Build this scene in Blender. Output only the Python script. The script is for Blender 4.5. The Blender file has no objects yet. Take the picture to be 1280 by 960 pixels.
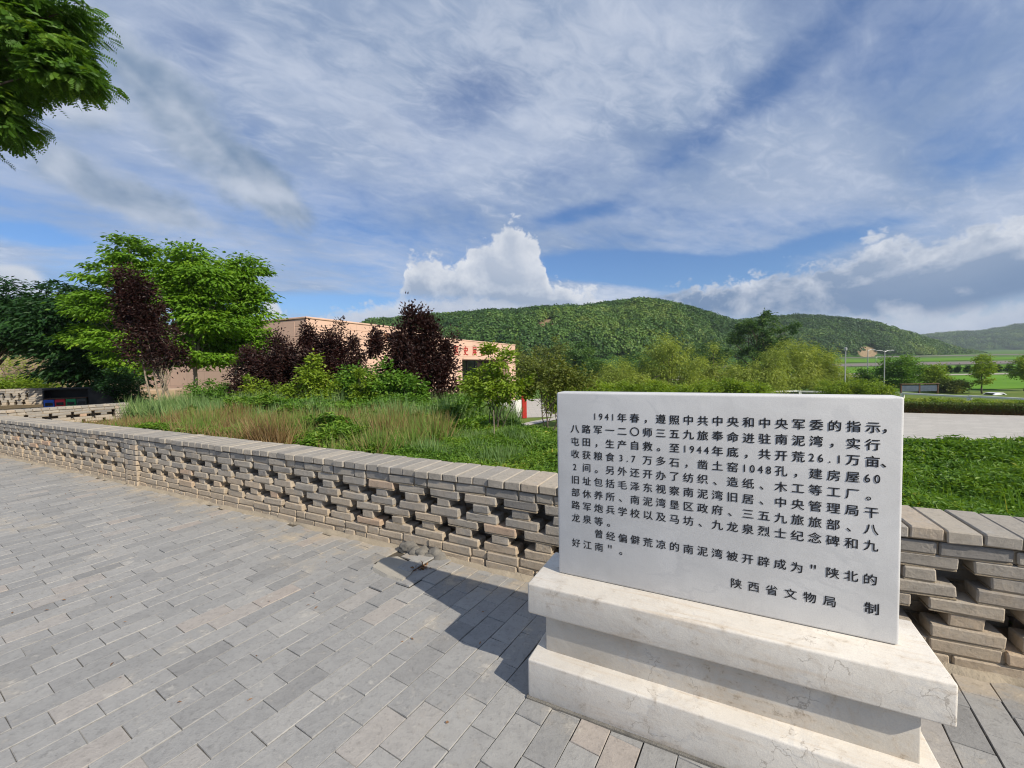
import bpy, bmesh, math
import numpy as np
from mathutils import Matrix, Vector

# ------------------------------------------------------------------ camera, world, sun, exposure
scene = bpy.context.scene
COL = scene.collection
W_PX, H_PX, F_PX, CAM_H = 1280.0, 960.0, 525.3, 1.6
PITCH, ROLL = math.radians(2.534), math.radians(1.023)
_f = np.array([0, math.cos(PITCH), -math.sin(PITCH)])
_r0 = np.array([1.0, 0, 0]); _u0 = np.cross(_r0, _f)
_r = _r0 * math.cos(ROLL) - _u0 * math.sin(ROLL)
_u = _u0 * math.cos(ROLL) + _r0 * math.sin(ROLL)
cam_data = bpy.data.cameras.new("camera")
cam_data.sensor_width = 36.0
cam_data.lens = F_PX / W_PX * 36.0
cam_data.clip_start = 0.05
cam_data.clip_end = 6000
cam = bpy.data.objects.new("camera", cam_data)
COL.objects.link(cam)
M = Matrix(((_r[0], _u[0], -_f[0], 0), (_r[1], _u[1], -_f[1], 0), (_r[2], _u[2], -_f[2], CAM_H), (0, 0, 0, 1)))
cam.matrix_world = M
scene.camera = cam

SUN_DIR = np.array([1.368, -1.265, 1.45]); SUN_DIR /= np.linalg.norm(SUN_DIR)
SUN_EL = math.asin(SUN_DIR[2]); SUN_AZ = math.atan2(SUN_DIR[0], SUN_DIR[1])
SKY_STRENGTH, SUN_STRENGTH, EXPOSURE = 0.10, 4.4, 0.25

vs = scene.view_settings
vs.view_transform = 'Standard'; vs.look = 'None'; vs.gamma = 1.0; vs.use_curve_mapping = False
vs.exposure = EXPOSURE
scene.render.engine = 'CYCLES'
scene.cycles.max_bounces = 6
scene.cycles.diffuse_bounces = 3
scene.cycles.transmission_bounces = 3
scene.cycles.glossy_bounces = 2
scene.cycles.transparent_max_bounces = 6
scene.cycles.sample_clamp_indirect = 4.0
scene.cycles.pixel_filter_type = 'BLACKMAN_HARRIS'
scene.cycles.filter_width = 1.1
scene.cycles.volume_bounces = 0


def ray(px, py):
    return _f + _r * (px - 640.0) / F_PX - _u * (py - 480.0) / F_PX


def at(px, py, depth):
    """World point seen at a photo pixel at a given distance along +Y."""
    d = ray(px, py)
    return np.array([0, 0, CAM_H]) + d * (depth / d[1])


def on_z(px, py, z):
    d = ray(px, py)
    return np.array([0, 0, CAM_H]) + d * ((z - CAM_H) / d[2])


def azel(px, py):
    d = ray(px, py); d = d / np.linalg.norm(d)
    return math.atan2(d[0], d[1]), math.asin(d[2])


# ---- node expression helper
class Ex:
    def __init__(s, nt, sock): s.nt, s.s = nt, sock
    def _m(s, op, *o, clamp=False):
        n = s.nt.nodes.new('ShaderNodeMath'); n.operation = op; n.use_clamp = clamp
        for i, v in enumerate((s,) + o):
            if isinstance(v, Ex): s.nt.links.new(v.s, n.inputs[i])
            else: n.inputs[i].default_value = float(v)
        return Ex(s.nt, n.outputs[0])
    def __add__(s, o): return s._m('ADD', o)
    __radd__ = __add__
    def __mul__(s, o): return s._m('MULTIPLY', o)
    __rmul__ = __mul__
    def __sub__(s, o): return s._m('SUBTRACT', o)
    def __rsub__(s, o): return (s * -1.0) + o
    def __truediv__(s, o): return s._m('DIVIDE', o)
    def pow(s, o): return s._m('POWER', o)
    def max(s, o): return s._m('MAXIMUM', o)
    def min(s, o): return s._m('MINIMUM', o)
    def sqrt(s): return s._m('SQRT')
    def clamp(s): return s._m('ADD', 0.0, clamp=True)
    def fn(s, op, *o): return s._m(op, *o)
    def smooth(s, a, b):
        n = s.nt.nodes.new('ShaderNodeMapRange'); n.interpolation_type = 'SMOOTHSTEP'; n.clamp = True
        s.nt.links.new(s.s, n.inputs['Value'])
        flip = a > b
        lo, hi = (b, a) if flip else (a, b)
        n.inputs['From Min'].default_value = lo; n.inputs['From Max'].default_value = hi
        n.inputs['To Min'].default_value = 1.0 if flip else 0.0; n.inputs['To Max'].default_value = 0.0 if flip else 1.0
        return Ex(s.nt, n.outputs[0])


def link_or_set(nt, sock, v):
    if isinstance(v, Ex): nt.links.new(v.s, sock)
    elif hasattr(v, 'is_linked') or isinstance(v, bpy.types.NodeSocket): nt.links.new(v, sock)
    elif isinstance(v, (tuple, list)):
        sock.default_value = tuple(v) + ((1.0,) if len(v) == 3 and len(sock.default_value) == 4 else ())
    else: sock.default_value = v


def mixc(nt, fac, a, b, blend='MIX'):
    n = nt.nodes.new('ShaderNodeMix'); n.data_type = 'RGBA'; n.blend_type = blend
    link_or_set(nt, n.inputs[0], fac); link_or_set(nt, n.inputs[6], a); link_or_set(nt, n.inputs[7], b)
    return n.outputs[2]


def vec(nt, x, y, z=0.0):
    n = nt.nodes.new('ShaderNodeCombineXYZ')
    for i, v in enumerate((x, y, z)): link_or_set(nt, n.inputs[i], v)
    return n.outputs[0]


def noise(nt, v, scale, detail=4.0, rough=0.55, dist=0.0, dims='3D'):
    n = nt.nodes.new('ShaderNodeTexNoise'); n.noise_dimensions = dims
    if v is not None: link_or_set(nt, n.inputs['Vector'], v)
    n.inputs['Scale'].default_value = scale; n.inputs['Detail'].default_value = detail
    n.inputs['Roughness'].default_value = rough; n.inputs['Distortion'].default_value = dist
    return Ex(nt, n.outputs['Fac'])


def rgb(nt, c):
    n = nt.nodes.new('ShaderNodeRGB'); n.outputs[0].default_value = (c[0], c[1], c[2], 1); return n.outputs[0]


def build_world():
    w = bpy.data.worlds.new("World"); scene.world = w; w.use_nodes = True
    nt = w.node_tree; nt.nodes.clear()
    out = nt.nodes.new('ShaderNodeOutputWorld'); bg = nt.nodes.new('ShaderNodeBackground')
    bg.inputs['Strength'].default_value = SKY_STRENGTH
    nt.links.new(bg.outputs[0], out.inputs[0])
    sky = nt.nodes.new('ShaderNodeTexSky'); sky.sky_type = 'NISHITA'; sky.sun_disc = False
    sky.sun_elevation = SUN_EL; sky.sun_rotation = SUN_AZ
    sky.air_density = 1.0; sky.dust_density = 0.6; sky.ozone_density = 2.0
    tc = nt.nodes.new('ShaderNodeTexCoord')
    sx = nt.nodes.new('ShaderNodeSeparateXYZ'); nt.links.new(tc.outputs['Generated'], sx.inputs[0])
    x, y, z = (Ex(nt, sx.outputs[i]) for i in range(3))
    az = x.fn('ARCTAN2', y)
    el = z.max(-1.0).min(1.0).fn('ARCSINE')
    zz = z.max(0.0) + 0.16
    u, v = x / zz, y / zz
    S = 1.0 / SKY_STRENGTH

    def ell(px, py, wx, wy, ang=0.0):
        """soft elliptical distance round a direction of the sky: 0 in the centre, 1 on the rim"""
        a0, e0 = azel(px, py)
        a1, _ = azel(px + wx, py); _, e1 = azel(px, py - wy)
        ra, re = abs(a1 - a0), abs(e1 - e0)
        da, de = az - a0, el - e0
        if ang:
            c, s_ = math.cos(ang), math.sin(ang)
            da, de = da * c + de * s_, de * c - da * s_
        return ((da / ra).pow(2.0) + (de / re).pow(2.0)).sqrt()

    # base blue: Nishita, a little softer
    base = mixc(nt, 1.0, sky.outputs[0], rgb(nt, (0.50, 0.74, 1.04)), 'MULTIPLY')
    # --- high sheet: soft streaks and fine ripples
    ca, sa = math.cos(0.55), math.sin(0.55)
    us, vs_ = u * ca + v * sa, v * ca - u * sa
    n1 = noise(nt, vec(nt, us * 0.60, vs_ * 0.95, 0.3), 1.1, 7, 0.58, 0.5)
    n2 = noise(nt, vec(nt, us * 1.7, vs_ * 2.7, 4.0), 5.5, 6, 0.62, 0.6)
    n3 = noise(nt, vec(nt, u, v, 9.0), 0.9, 3, 0.5)
    sheet = n1 * 0.84 + n2 * 0.16 + (n3 - 0.5) * 0.36
    bias = 0.12
    for (px, py, wx, wy, ang, amt) in ((800, 338, 175, 24, -0.12, 0.62), (600, 110, 110, 60, 0.25, 0.15), (310, 175, 42, 46, 0.5, 0.08),
                                       (930, 130, 190, 36, 0.42, 0.13), (25, 292, 110, 20, 0.0, 0.26), (720, 268, 70, 14, 0.15, 0.18),
                                       (420, 380, 120, 14, 0.0, 0.30), (1230, 190, 120, 40, 0.3, 0.06), (250, 60, 60, 50, 0, 0.08),
                                       (1000, 310, 170, 13, 0.12, 0.15)):
        d = ell(px, py, wx, wy, ang)
        bias = d.smooth(1.35, 0.1) * (-amt) + bias
    cov = (sheet + bias).smooth(0.40, 0.70) * 0.86
    shade = noise(nt, vec(nt, us * 0.8, vs_ * 1.05, 17.0), 1.3, 6, 0.55, 0.5)
    c_dark, c_light = (0.215 * S, 0.295 * S, 0.44 * S), (0.46 * S, 0.52 * S, 0.64 * S)
    sheet_col = mixc(nt, shade.smooth(0.28, 0.72), c_dark, c_light)
    sheet_col = mixc(nt, (n2 * 0.4 + n1 * 0.7).smooth(0.54, 0.74) * 0.58, sheet_col, (0.61 * S, 0.65 * S, 0.73 * S))
    col = mixc(nt, cov, base, sheet_col)

    def puff(col, ells, amp, scale, seed, lo, hi, sharp=0.25, dark_low=None, gain=2.2, strength=1.0, soft=None, rim=0.0):
        m = None
        for e in ells:
            d = ell(*e)
            q = 1.0 - d
            m = q if m is None else m.max(q)
        p = vec(nt, az * 1.0, el * 1.25, seed)
        na = noise(nt, p, scale, 9, 0.62, 0.2)
        s2 = soft or scale * 0.8
        q1 = noise(nt, p, s2, 5, 0.50, 0.2)
        q2 = noise(nt, vec(nt, az * 1.0 + 0.03, el * 1.25 + 0.03, seed), s2, 5, 0.50, 0.2)
        f = m + (na - 0.5) * amp
        mask = f.smooth(0.0, sharp) * strength
        relief = 0.5 + (q1 - q2) * gain
        if rim: relief = relief + f.smooth(0.55, 0.05) * rim
        if dark_low is not None:
            relief = relief + (el - dark_low[0]) * dark_low[1]
        c = mixc(nt, relief.smooth(0.0, 1.0), tuple(k * S for k in lo), tuple(k * S for k in hi))
        return mixc(nt, mask, col, c)

    # grey lumps high on the left, small puffs low left
    col = puff(col, [(210, 140, 170, 62, -0.62), (310, 215, 100, 44, -0.6), (345, 245, 60, 30, -0.4), (110, 110, 110, 60, -0.3), (150, 245, 150, 44, -0.2)], 2.6, 4.5, 2.0,
               (0.125, 0.205, 0.325), (0.48, 0.53, 0.62), 0.6, (azel(260, 190)[1], 1.5), 3.8, 0.92)
    col = puff(col, [(255, 170, 110, 16, -0.72), (330, 225, 60, 18, -0.75), (165, 95, 70, 16, -0.6)], 3.0, 7.0, 41.0,
               (0.42, 0.47, 0.57), (0.58, 0.61, 0.67), 1.3, None, 2.0, 0.38)
    col = puff(col, [(480, 160, 75, 30, -0.35)], 1.5, 6.0, 31.0, (0.30, 0.36, 0.48), (0.46, 0.51, 0.62), 1.0, None, 1.2, 0.40)
    col = puff(col, [(14, 345, 50, 17, 0.0), (0, 360, 70, 14, 0.0), (338, 384, 14, 11, 0.0)], 0.9, 9.0, 5.0, (0.38, 0.44, 0.54), (0.62, 0.65, 0.70), 0.5)
    # pale band over the horizon
    hz = el.smooth(azel(900, 392)[1] + 0.02, azel(1200, 440)[1]) * az.smooth(-0.2, 0.55)
    col = mixc(nt, hz * 0.75, col, (0.36 * S, 0.43 * S, 0.53 * S))
    def curve(pts):
        """height of a cloud outline over the compass angle, as a float curve"""
        A = sorted(azel(*q) for q in pts)
        a0, a1 = A[0][0], A[-1][0]; e0 = min(q[1] for q in A) - 0.02; e1 = max(q[1] for q in A) + 0.02
        n = nt.nodes.new('ShaderNodeFloatCurve'); cv = n.mapping.curves[0]
        P = [((q[0] - a0) / (a1 - a0), (q[1] - e0) / (e1 - e0)) for q in A]
        cv.points[0].location = P[0]; cv.points[1].location = P[-1]
        for q in P[1:-1]: cv.points.new(*q)
        for q in cv.points: q.handle_type = 'AUTO_CLAMPED'
        n.mapping.update()
        nt.links.new(((az - a0) / (a1 - a0)).clamp().s, n.inputs['Value'])
        return Ex(nt, n.outputs[0]) * (e1 - e0) + e0

    def bank(col, top, bottom, seed, amp, scale, lo, mid, hi, rim_w, body, strength=1.0):
        t_, b_ = curve(top), curve(bottom)
        p = vec(nt, az, el * 1.2, seed)
        nl = noise(nt, p, scale * 1.5, 4, 0.6, 0.2); nh = noise(nt, p, scale * 6, 7, 0.65, 0.2)
        na = (nl - 0.5).fn('ABSOLUTE') * 3.6 + (nh - 0.5) * 0.45 + 0.1; nb = noise(nt, p, scale * 0.35, 6, 0.55, 0.3)
        q1 = noise(nt, p, scale * 0.7, 7, 0.56, 0.3); q2 = noise(nt, vec(nt, az + 0.022, el * 1.2 + 0.026, seed), scale * 0.7, 7, 0.56, 0.3)
        depth = t_ - el + (na - 0.5) * amp + (nb - 0.5) * amp * 0.6          # distance below the ragged top
        low = el - b_ + (nb - 0.5) * amp * 1.2
        mask = depth.smooth(-0.004, 0.020) * low.smooth(-0.012, 0.02) * strength
        lit = depth.smooth(rim_w, 0.0) * 0.62 + (q1 - q2) * 3.0 + (na - 0.5) * 0.22 + 0.10
        vert = low.smooth(0.0, body)
        c = mixc(nt, vert, tuple(k * S for k in lo), tuple(k * S for k in mid))
        c = mixc(nt, lit.clamp(), c, tuple(k * S for k in hi))
        return mixc(nt, mask, col, c)

    # pale low cloud behind the ridge
    col = bank(col, [(330, 420), (400, 385), (470, 368), (520, 362), (600, 366), (700, 372), (800, 378), (880, 396)], [(330, 440), (600, 440), (880, 440)], 21.0, 0.05, 9.0,
               (0.36, 0.42, 0.52), (0.42, 0.47, 0.57), (0.58, 0.61, 0.67), 0.05, 0.06, 0.85)
    # heap cloud over the middle of the ridge
    col = bank(col, [(455, 400), (490, 372), (503, 345), (512, 318), (540, 310), (562, 320), (592, 304), (622, 280), (640, 268), (662, 288), (680, 318), (690, 346), (715, 348), (740, 364), (775, 392)],
               [(455, 398), (540, 372), (600, 374), (680, 392), (775, 400)], 7.0, 0.055, 11.0,
               (0.26, 0.33, 0.45), (0.42, 0.47, 0.56), (0.70, 0.715, 0.745), 0.085, 0.10, 0.93)
    # long cloud bank rising to the right over a dark flat base
    col = bank(col, [(640, 392), (700, 384), (780, 372), (860, 352), (960, 334), (1050, 318), (1078, 300), (1095, 288), (1125, 290), (1150, 298), (1200, 278), (1240, 266), (1290, 262), (1400, 262), (1700, 290)],
               [(640, 400), (780, 396), (900, 396), (1050, 396), (1150, 394), (1280, 372), (1400, 356), (1700, 350)], 12.0, 0.050, 10.0,
               (0.095, 0.18, 0.33), (0.28, 0.35, 0.47), (0.68, 0.70, 0.74), 0.045, 0.14, 0.96)
    nt.links.new(col, bg.inputs['Color'])


build_world()
sun_data = bpy.data.lights.new("sun", 'SUN'); sun_data.energy = SUN_STRENGTH; sun_data.angle = math.radians(0.5)
sun_data.color = (1.0, 0.92, 0.79)
sun = bpy.data.objects.new("sun", sun_data); COL.objects.link(sun)
sun.location = (10, -10, 12)
sun.rotation_euler = Vector(-SUN_DIR).to_track_quat('-Z', 'Y').to_euler()

# ------------------------------------------------------------------ mesh helpers
class Buf:
    """Collects polygons (numpy) and a per-vertex 'tint' value, linked later as ONE mesh."""
    def __init__(s): s.v, s.t, s.loops, s.sizes, s.n = [], [], [], [], 0
    def add(s, verts, faces, tint=0.5):
        verts = np.asarray(verts, dtype=np.float32).reshape(-1, 3)
        k = len(verts)
        s.v.append(verts)
        s.t.append(np.broadcast_to(np.asarray(tint, dtype=np.float32), (k,)) if np.ndim(tint) < 1 or len(np.atleast_1d(tint)) != k else np.asarray(tint, dtype=np.float32))
        if isinstance(faces, np.ndarray):
            s.loops.append((faces + s.n).ravel()); s.sizes.append(np.full(len(faces), faces.shape[1], dtype=np.int32))
        else:
            for f in faces:
                s.loops.append(np.asarray(f) + s.n); s.sizes.append(np.array([len(f)], dtype=np.int32))
        s.n += k
    def build(s, name, mat, parent=None, smooth=False, loc=None, kind=None, label=None, cat=None, group=None):
        me = bpy.data.meshes.new(name)
        v = np.concatenate(s.v) if s.v else np.zeros((0, 3), np.float32)
        if loc is not None: v = v - np.asarray(loc, dtype=np.float32)
        loops = np.concatenate(s.loops).astype(np.int32); sizes = np.concatenate(s.sizes).astype(np.int32)
        me.vertices.add(len(v)); me.vertices.foreach_set('co', v.ravel())
        me.loops.add(len(loops)); me.loops.foreach_set('vertex_index', loops)
        me.polygons.add(len(sizes))
        starts = np.concatenate(([0], np.cumsum(sizes)[:-1])).astype(np.int32)
        me.polygons.foreach_set('loop_start', starts)
        me.polygons.foreach_set('loop_total', sizes)
        me.polygons.foreach_set('use_smooth', np.full(len(sizes), bool(smooth)))
        a = me.attributes.new('tint', 'FLOAT', 'POINT'); a.data.foreach_set('value', np.concatenate(s.t).astype(np.float32))
        me.update(calc_edges=True); me.validate()
        if mat: me.materials.append(mat)
        o = bpy.data.objects.new(name, me); COL.objects.link(o)
        if loc is not None: o.location = tuple(float(q) for q in loc)
        if parent is not None: o.parent = parent
        tag(o, label, cat, group, kind)
        return o


def tag(o, label=None, cat=None, group=None, kind=None):
    if label: o['label'] = label
    if cat: o['category'] = cat
    if group: o['group'] = group
    if kind: o['kind'] = kind
    return o


def thing(name, label, cat, loc=(0, 0, 0), rotz=0.0, group=None):
    o = bpy.data.objects.new(name, None); COL.objects.link(o)
    o.empty_display_size = 0.2
    o.location = tuple(float(q) for q in loc); o.rotation_euler = (0, 0, rotz)
    return tag(o, label, cat, group)


def copy_tree(o, parent=None):
    c = o.copy(); COL.objects.link(c)
    if parent is not None: c.parent = parent
    for ch in [k for k in bpy.data.objects if k.parent == o]: copy_tree(ch, c)
    return c


def _chamfer_template():
    cs = [(a, b, c) for a in (-1, 1) for b in (-1, 1) for c in (-1, 1)]
    idx = {}; sign = []; axis = []
    for c in cs:
        for k in range(3): idx[(c, k)] = len(sign); sign.append(c); axis.append(k)
    F = []
    for k in range(3):
        for s in (-1, 1):
            o = [j for j in range(3) if j != k]
            q = []
            for (a, b) in ((-1, -1), (1, -1), (1, 1), (-1, 1)):
                c = [0, 0, 0]; c[k] = s; c[o[0]] = a; c[o[1]] = b; q.append(idx[(tuple(c), k)])
            F.append(q)
    for c3 in range(3):
        a, b = [j for j in range(3) if j != c3]
        for s1 in (-1, 1):
            for s2 in (-1, 1):
                l = [0, 0, 0]; l[a] = s1; l[b] = s2; l[c3] = -1; h = list(l); h[c3] = 1
                l, h = tuple(l), tuple(h)
                F.append([idx[(l, a)], idx[(h, a)], idx[(h, b)], idx[(l, b)]])
    for c in cs: F.append([idx[(c, 0)], idx[(c, 1)], idx[(c, 2)]])
    sign = np.array(sign, float); axis = np.array(axis)
    P = sign * 1.0
    for i in range(24):
        for j in range(3):
            if j != axis[i]: P[i, j] *= 0.9
    out = []
    for f in F:
        p = P[f]; n = np.cross(p[1] - p[0], p[2] - p[0])
        out.append(f if n @ p.mean(0) > 0 else f[::-1])
    return sign, axis, [f for f in out if len(f) == 4], [f for f in out if len(f) == 3]


_SG, _AX, _Q, _T = _chamfer_template()


def add_blocks(buf, centers, half, ex, ey, bev=0.006, tint=0.5, jit=0.0, rng=None):
    """Many chamfered blocks: centers (N,3), half (N,3), ex/ey (N,3) unit axes in plan."""
    centers = np.atleast_2d(np.asarray(centers, float)); N = len(centers)
    half = np.broadcast_to(np.asarray(half, float), (N, 3))
    ex = np.broadcast_to(np.asarray(ex, float), (N, 3)); ey = np.broadcast_to(np.asarray(ey, float), (N, 3))
    ez = np.cross(ex, ey)
    loc = _SG[None] * half[:, None, :]
    ins = np.ones((24, 3)); ins[np.arange(24), _AX] = 0
    b = np.broadcast_to(np.asarray(bev, float), (N,))
    loc = loc - _SG[None] * ins[None] * np.minimum(b[:, None, None], half[:, None, :] * 0.45)
    if jit and rng is not None:
        cj = rng.normal(0, jit, (N, 8, 3)); loc = loc + np.repeat(cj, 3, axis=1)
    w = centers[:, None, :] + loc[..., 0:1] * ex[:, None] + loc[..., 1:2] * ey[:, None] + loc[..., 2:3] * ez[:, None]
    base = (np.arange(N) * 24)[:, None, None]
    t = np.repeat(np.broadcast_to(np.asarray(tint, float), (N,)), 24)
    v = w.reshape(-1, 3)
    n0 = buf.n
    buf.add(v, (np.array(_Q)[None] + base).reshape(-1, 4), t)
    tr = (np.array(_T)[None] + base).reshape(-1, 3) + n0
    buf.loops.append(tr.ravel()); buf.sizes.append(np.full(len(tr), 3, dtype=np.int32))


def add_box(buf, c, size, ang=0.0, bev=0.01, tint=0.5):
    ex = (math.cos(ang), math.sin(ang), 0); ey = (-math.sin(ang), math.cos(ang), 0)
    add_blocks(buf, [c], [[size[0] / 2, size[1] / 2, size[2] / 2]], ex, ey, bev, tint)


def add_tube(buf, pts, radii, sides=6, tint=0.5, cap=True):
    pts = np.asarray(pts, float); n = len(pts)
    radii = np.broadcast_to(np.asarray(radii, float), (n,))
    tan = np.gradient(pts, axis=0); tan /= np.linalg.norm(tan, axis=1)[:, None] + 1e-9
    ref = np.array([0, 0, 1.0]) if abs(tan[0, 2]) < 0.9 else np.array([1.0, 0, 0])
    a = np.cross(tan, ref); a /= np.linalg.norm(a, axis=1)[:, None] + 1e-9
    b = np.cross(tan, a)
    th = np.linspace(0, 2 * math.pi, sides, endpoint=False)
    ring = pts[:, None] + radii[:, None, None] * (np.cos(th)[None, :, None] * a[:, None] + np.sin(th)[None, :, None] * b[:, None])
    i, j = np.meshgrid(np.arange(n - 1), np.arange(sides), indexing='ij'); j2 = (j + 1) % sides
    q = np.stack([i * sides + j, i * sides + j2, (i + 1) * sides + j2, (i + 1) * sides + j], -1).reshape(-1, 4)[:, ::-1]
    n0 = buf.n
    buf.add(ring.reshape(-1, 3), np.ascontiguousarray(q), tint)
    if cap:
        for k in (0, n - 1):
            f = np.arange(sides) + k * sides + n0
            buf.loops.append(f if k == 0 else f[::-1]); buf.sizes.append(np.array([sides], dtype=np.int32))


def norm(a): return a / (np.linalg.norm(a, axis=-1, keepdims=True) + 1e-9)


def add_leaves(buf, pos, direc, nrm, length, width, tint, fold=0.15):
    """Leaf-shaped quads: base, side, tip, side (slightly folded along the midrib)."""
    pos = np.asarray(pos, float); N = len(pos)
    d = norm(np.asarray(direc, float)); s = norm(np.cross(d, np.asarray(nrm, float))); up = np.cross(s, d)
    L = np.broadcast_to(np.asarray(length, float), (N,))[:, None]; Wd = np.broadcast_to(np.asarray(width, float), (N,))[:, None]
    mid = pos + d * L * 0.45 + up * Wd * fold
    v = np.stack([pos, mid + s * Wd * 0.5, pos + d * L - up * L * 0.08, mid - s * Wd * 0.5], 1).reshape(-1, 3)
    buf.add(v, np.arange(N * 4).reshape(N, 4), np.repeat(np.broadcast_to(np.asarray(tint, float), (N,)), 4))


def rand_dir(rng, n):
    return norm(rng.normal(size=(n, 3)))


def grid_surface(buf, P, tint=0.5):
    """P (m,n,3) -> quads"""
    m, n = P.shape[:2]
    i, j = np.meshgrid(np.arange(m - 1), np.arange(n - 1), indexing='ij')
    q = np.stack([i * n + j, i * n + j + 1, (i + 1) * n + j + 1, (i + 1) * n + j], -1).reshape(-1, 4)
    t = tint.ravel() if isinstance(tint, np.ndarray) else tint
    buf.add(P.reshape(-1, 3), q, t)


def vnoise(x, y, seed=0):
    """smooth value noise for building shapes"""
    x = np.asarray(x, float); y = np.asarray(y, float)
    xi, yi = np.floor(x).astype(int), np.floor(y).astype(int); xf, yf = x - xi, y - yi
    def h(a, b):
        n = (a * 374761393 + b * 668265263 + seed * 974711) & 0x7fffffff
        n = ((n ^ (n >> 13)) * 1274126177) & 0x7fffffff
        return ((n ^ (n >> 16)) & 0xffff) / 65535.0
    u, v = xf * xf * (3 - 2 * xf), yf * yf * (3 - 2 * yf)
    return (h(xi, yi) * (1 - u) + h(xi + 1, yi) * u) * (1 - v) + (h(xi, yi + 1) * (1 - u) + h(xi + 1, yi + 1) * u) * v


def fbm(x, y, seed=0, o=4):
    s, a = 0, 0.5
    for k in range(o): s = s + a * vnoise(x * 2 ** k, y * 2 ** k, seed + k); a *= 0.5
    return s


# ------------------------------------------------------------------ materials
def new_mat(name):
    m = bpy.data.materials.new(name); m.use_nodes = True
    nt = m.node_tree; nt.nodes.clear()
    out = nt.nodes.new('ShaderNodeOutputMaterial'); b = nt.nodes.new('ShaderNodeBsdfPrincipled')
    nt.links.new(b.outputs[0], out.inputs[0])
    return m, nt, b, out


def coords(nt, which='Object'):
    return nt.nodes.new('ShaderNodeTexCoord').outputs[which]


def world_pos(nt):
    return nt.nodes.new('ShaderNodeNewGeometry').outputs['Position']


def tint_attr(nt):
    n = nt.nodes.new('ShaderNodeAttribute'); n.attribute_name = 'tint'; return Ex(nt, n.outputs['Fac'])


def ramp(nt, fac, stops):
    n = nt.nodes.new('ShaderNodeValToRGB'); cr = n.color_ramp
    link_or_set(nt, n.inputs[0], fac)
    while len(cr.elements) < len(stops): cr.elements.new(0.5)
    for e, (p, c) in zip(cr.elements, stops): e.position = p; e.color = (c[0], c[1], c[2], 1)
    return n.outputs[0]


def bump(nt, b, h, strength=0.4, dist=0.01):
    n = nt.nodes.new('ShaderNodeBump'); n.inputs['Strength'].default_value = strength; n.inputs['Distance'].default_value = dist
    link_or_set(nt, n.inputs['Height'], h); nt.links.new(n.outputs[0], b.inputs['Normal'])


def plain(name, c, rough=0.6, var=0.12, scale=6.0, metal=0.0, spec=0.3):
    m, nt, b, _ = new_mat(name)
    n = noise(nt, coords(nt), scale, 5, 0.6)
    lo = tuple(k * (1 - var) for k in c); hi = tuple(k * (1 + var) for k in c)
    nt.links.new(ramp(nt, n, [(0.3, lo), (0.7, hi)]), b.inputs['Base Color'])
    b.inputs['Roughness'].default_value = rough; b.inputs['Metallic'].default_value = metal
    b.inputs['Specular IOR Level'].default_value = spec
    return m


def leaf_mat(name, stops, trans=0.35, rough=0.5, tcol=(1.25, 1.15, 0.5), spec=0.3):
    m, nt, b, out = new_mat(name)
    c = ramp(nt, tint_attr(nt), stops)
    nt.links.new(c, b.inputs['Base Color']); b.inputs['Roughness'].default_value = rough
    b.inputs['Specular IOR Level'].default_value = spec
    t = nt.nodes.new('ShaderNodeBsdfTranslucent')
    nt.links.new(mixc(nt, 1.0, c, tcol, 'MULTIPLY'), t.inputs[0])
    mx = nt.nodes.new('ShaderNodeMixShader'); mx.inputs[0].default_value = trans
    nt.links.new(b.outputs[0], mx.inputs[1]); nt.links.new(t.outputs[0], mx.inputs[2]); nt.links.new(mx.outputs[0], out.inputs[0])
    return m


def mat_brick():
    m, nt, b, _ = new_mat('weathered_grey_brick')
    p = world_pos(nt); t = tint_attr(nt)
    base = ramp(nt, t, [(0.0, (0.225, 0.212, 0.195)), (0.35, (0.335, 0.308, 0.27)), (0.7, (0.435, 0.385, 0.315)), (0.9, (0.47, 0.375, 0.28)), (1.0, (0.49, 0.34, 0.24))])
    n1 = noise(nt, p, 9, 6, 0.65); n2 = noise(nt, p, 80, 5, 0.75); n3 = noise(nt, p, 2.3, 4, 0.6); n5 = noise(nt, p, 28, 6, 0.7)
    sz = nt.nodes.new('ShaderNodeSeparateXYZ'); nt.links.new(p, sz.inputs[0]); z = Ex(nt, sz.outputs[2])
    dust = (n3 * 0.8 + n1 * 0.45 + n5 * 0.35 - z * 0.85).smooth(0.30, 0.80)
    c = mixc(nt, dust * 0.78, base, (0.52, 0.41, 0.285))
    c = mixc(nt, n5.smooth(0.48, 0.66) * 0.45, c, mixc(nt, 1.0, c, (0.60, 0.60, 0.61), 'MULTIPLY'))
    c = mixc(nt, n2.smooth(0.45, 0.75) * 0.35, c, mixc(nt, 1.0, c, (0.55, 0.55, 0.55), 'MULTIPLY'))
    c = mixc(nt, (n1 * 0.6 + n5 * 0.5).smooth(0.58, 0.72) * 0.40, c, (0.50, 0.485, 0.455))
    nt.links.new(c, b.inputs['Base Color']); b.inputs['Roughness'].default_value = 0.92; b.inputs['Specular IOR Level'].default_value = 0.12
    bump(nt, b, n2 * 0.5 + n5 * 0.9 + n1 * 0.6, 0.8, 0.008)
    return m


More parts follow.
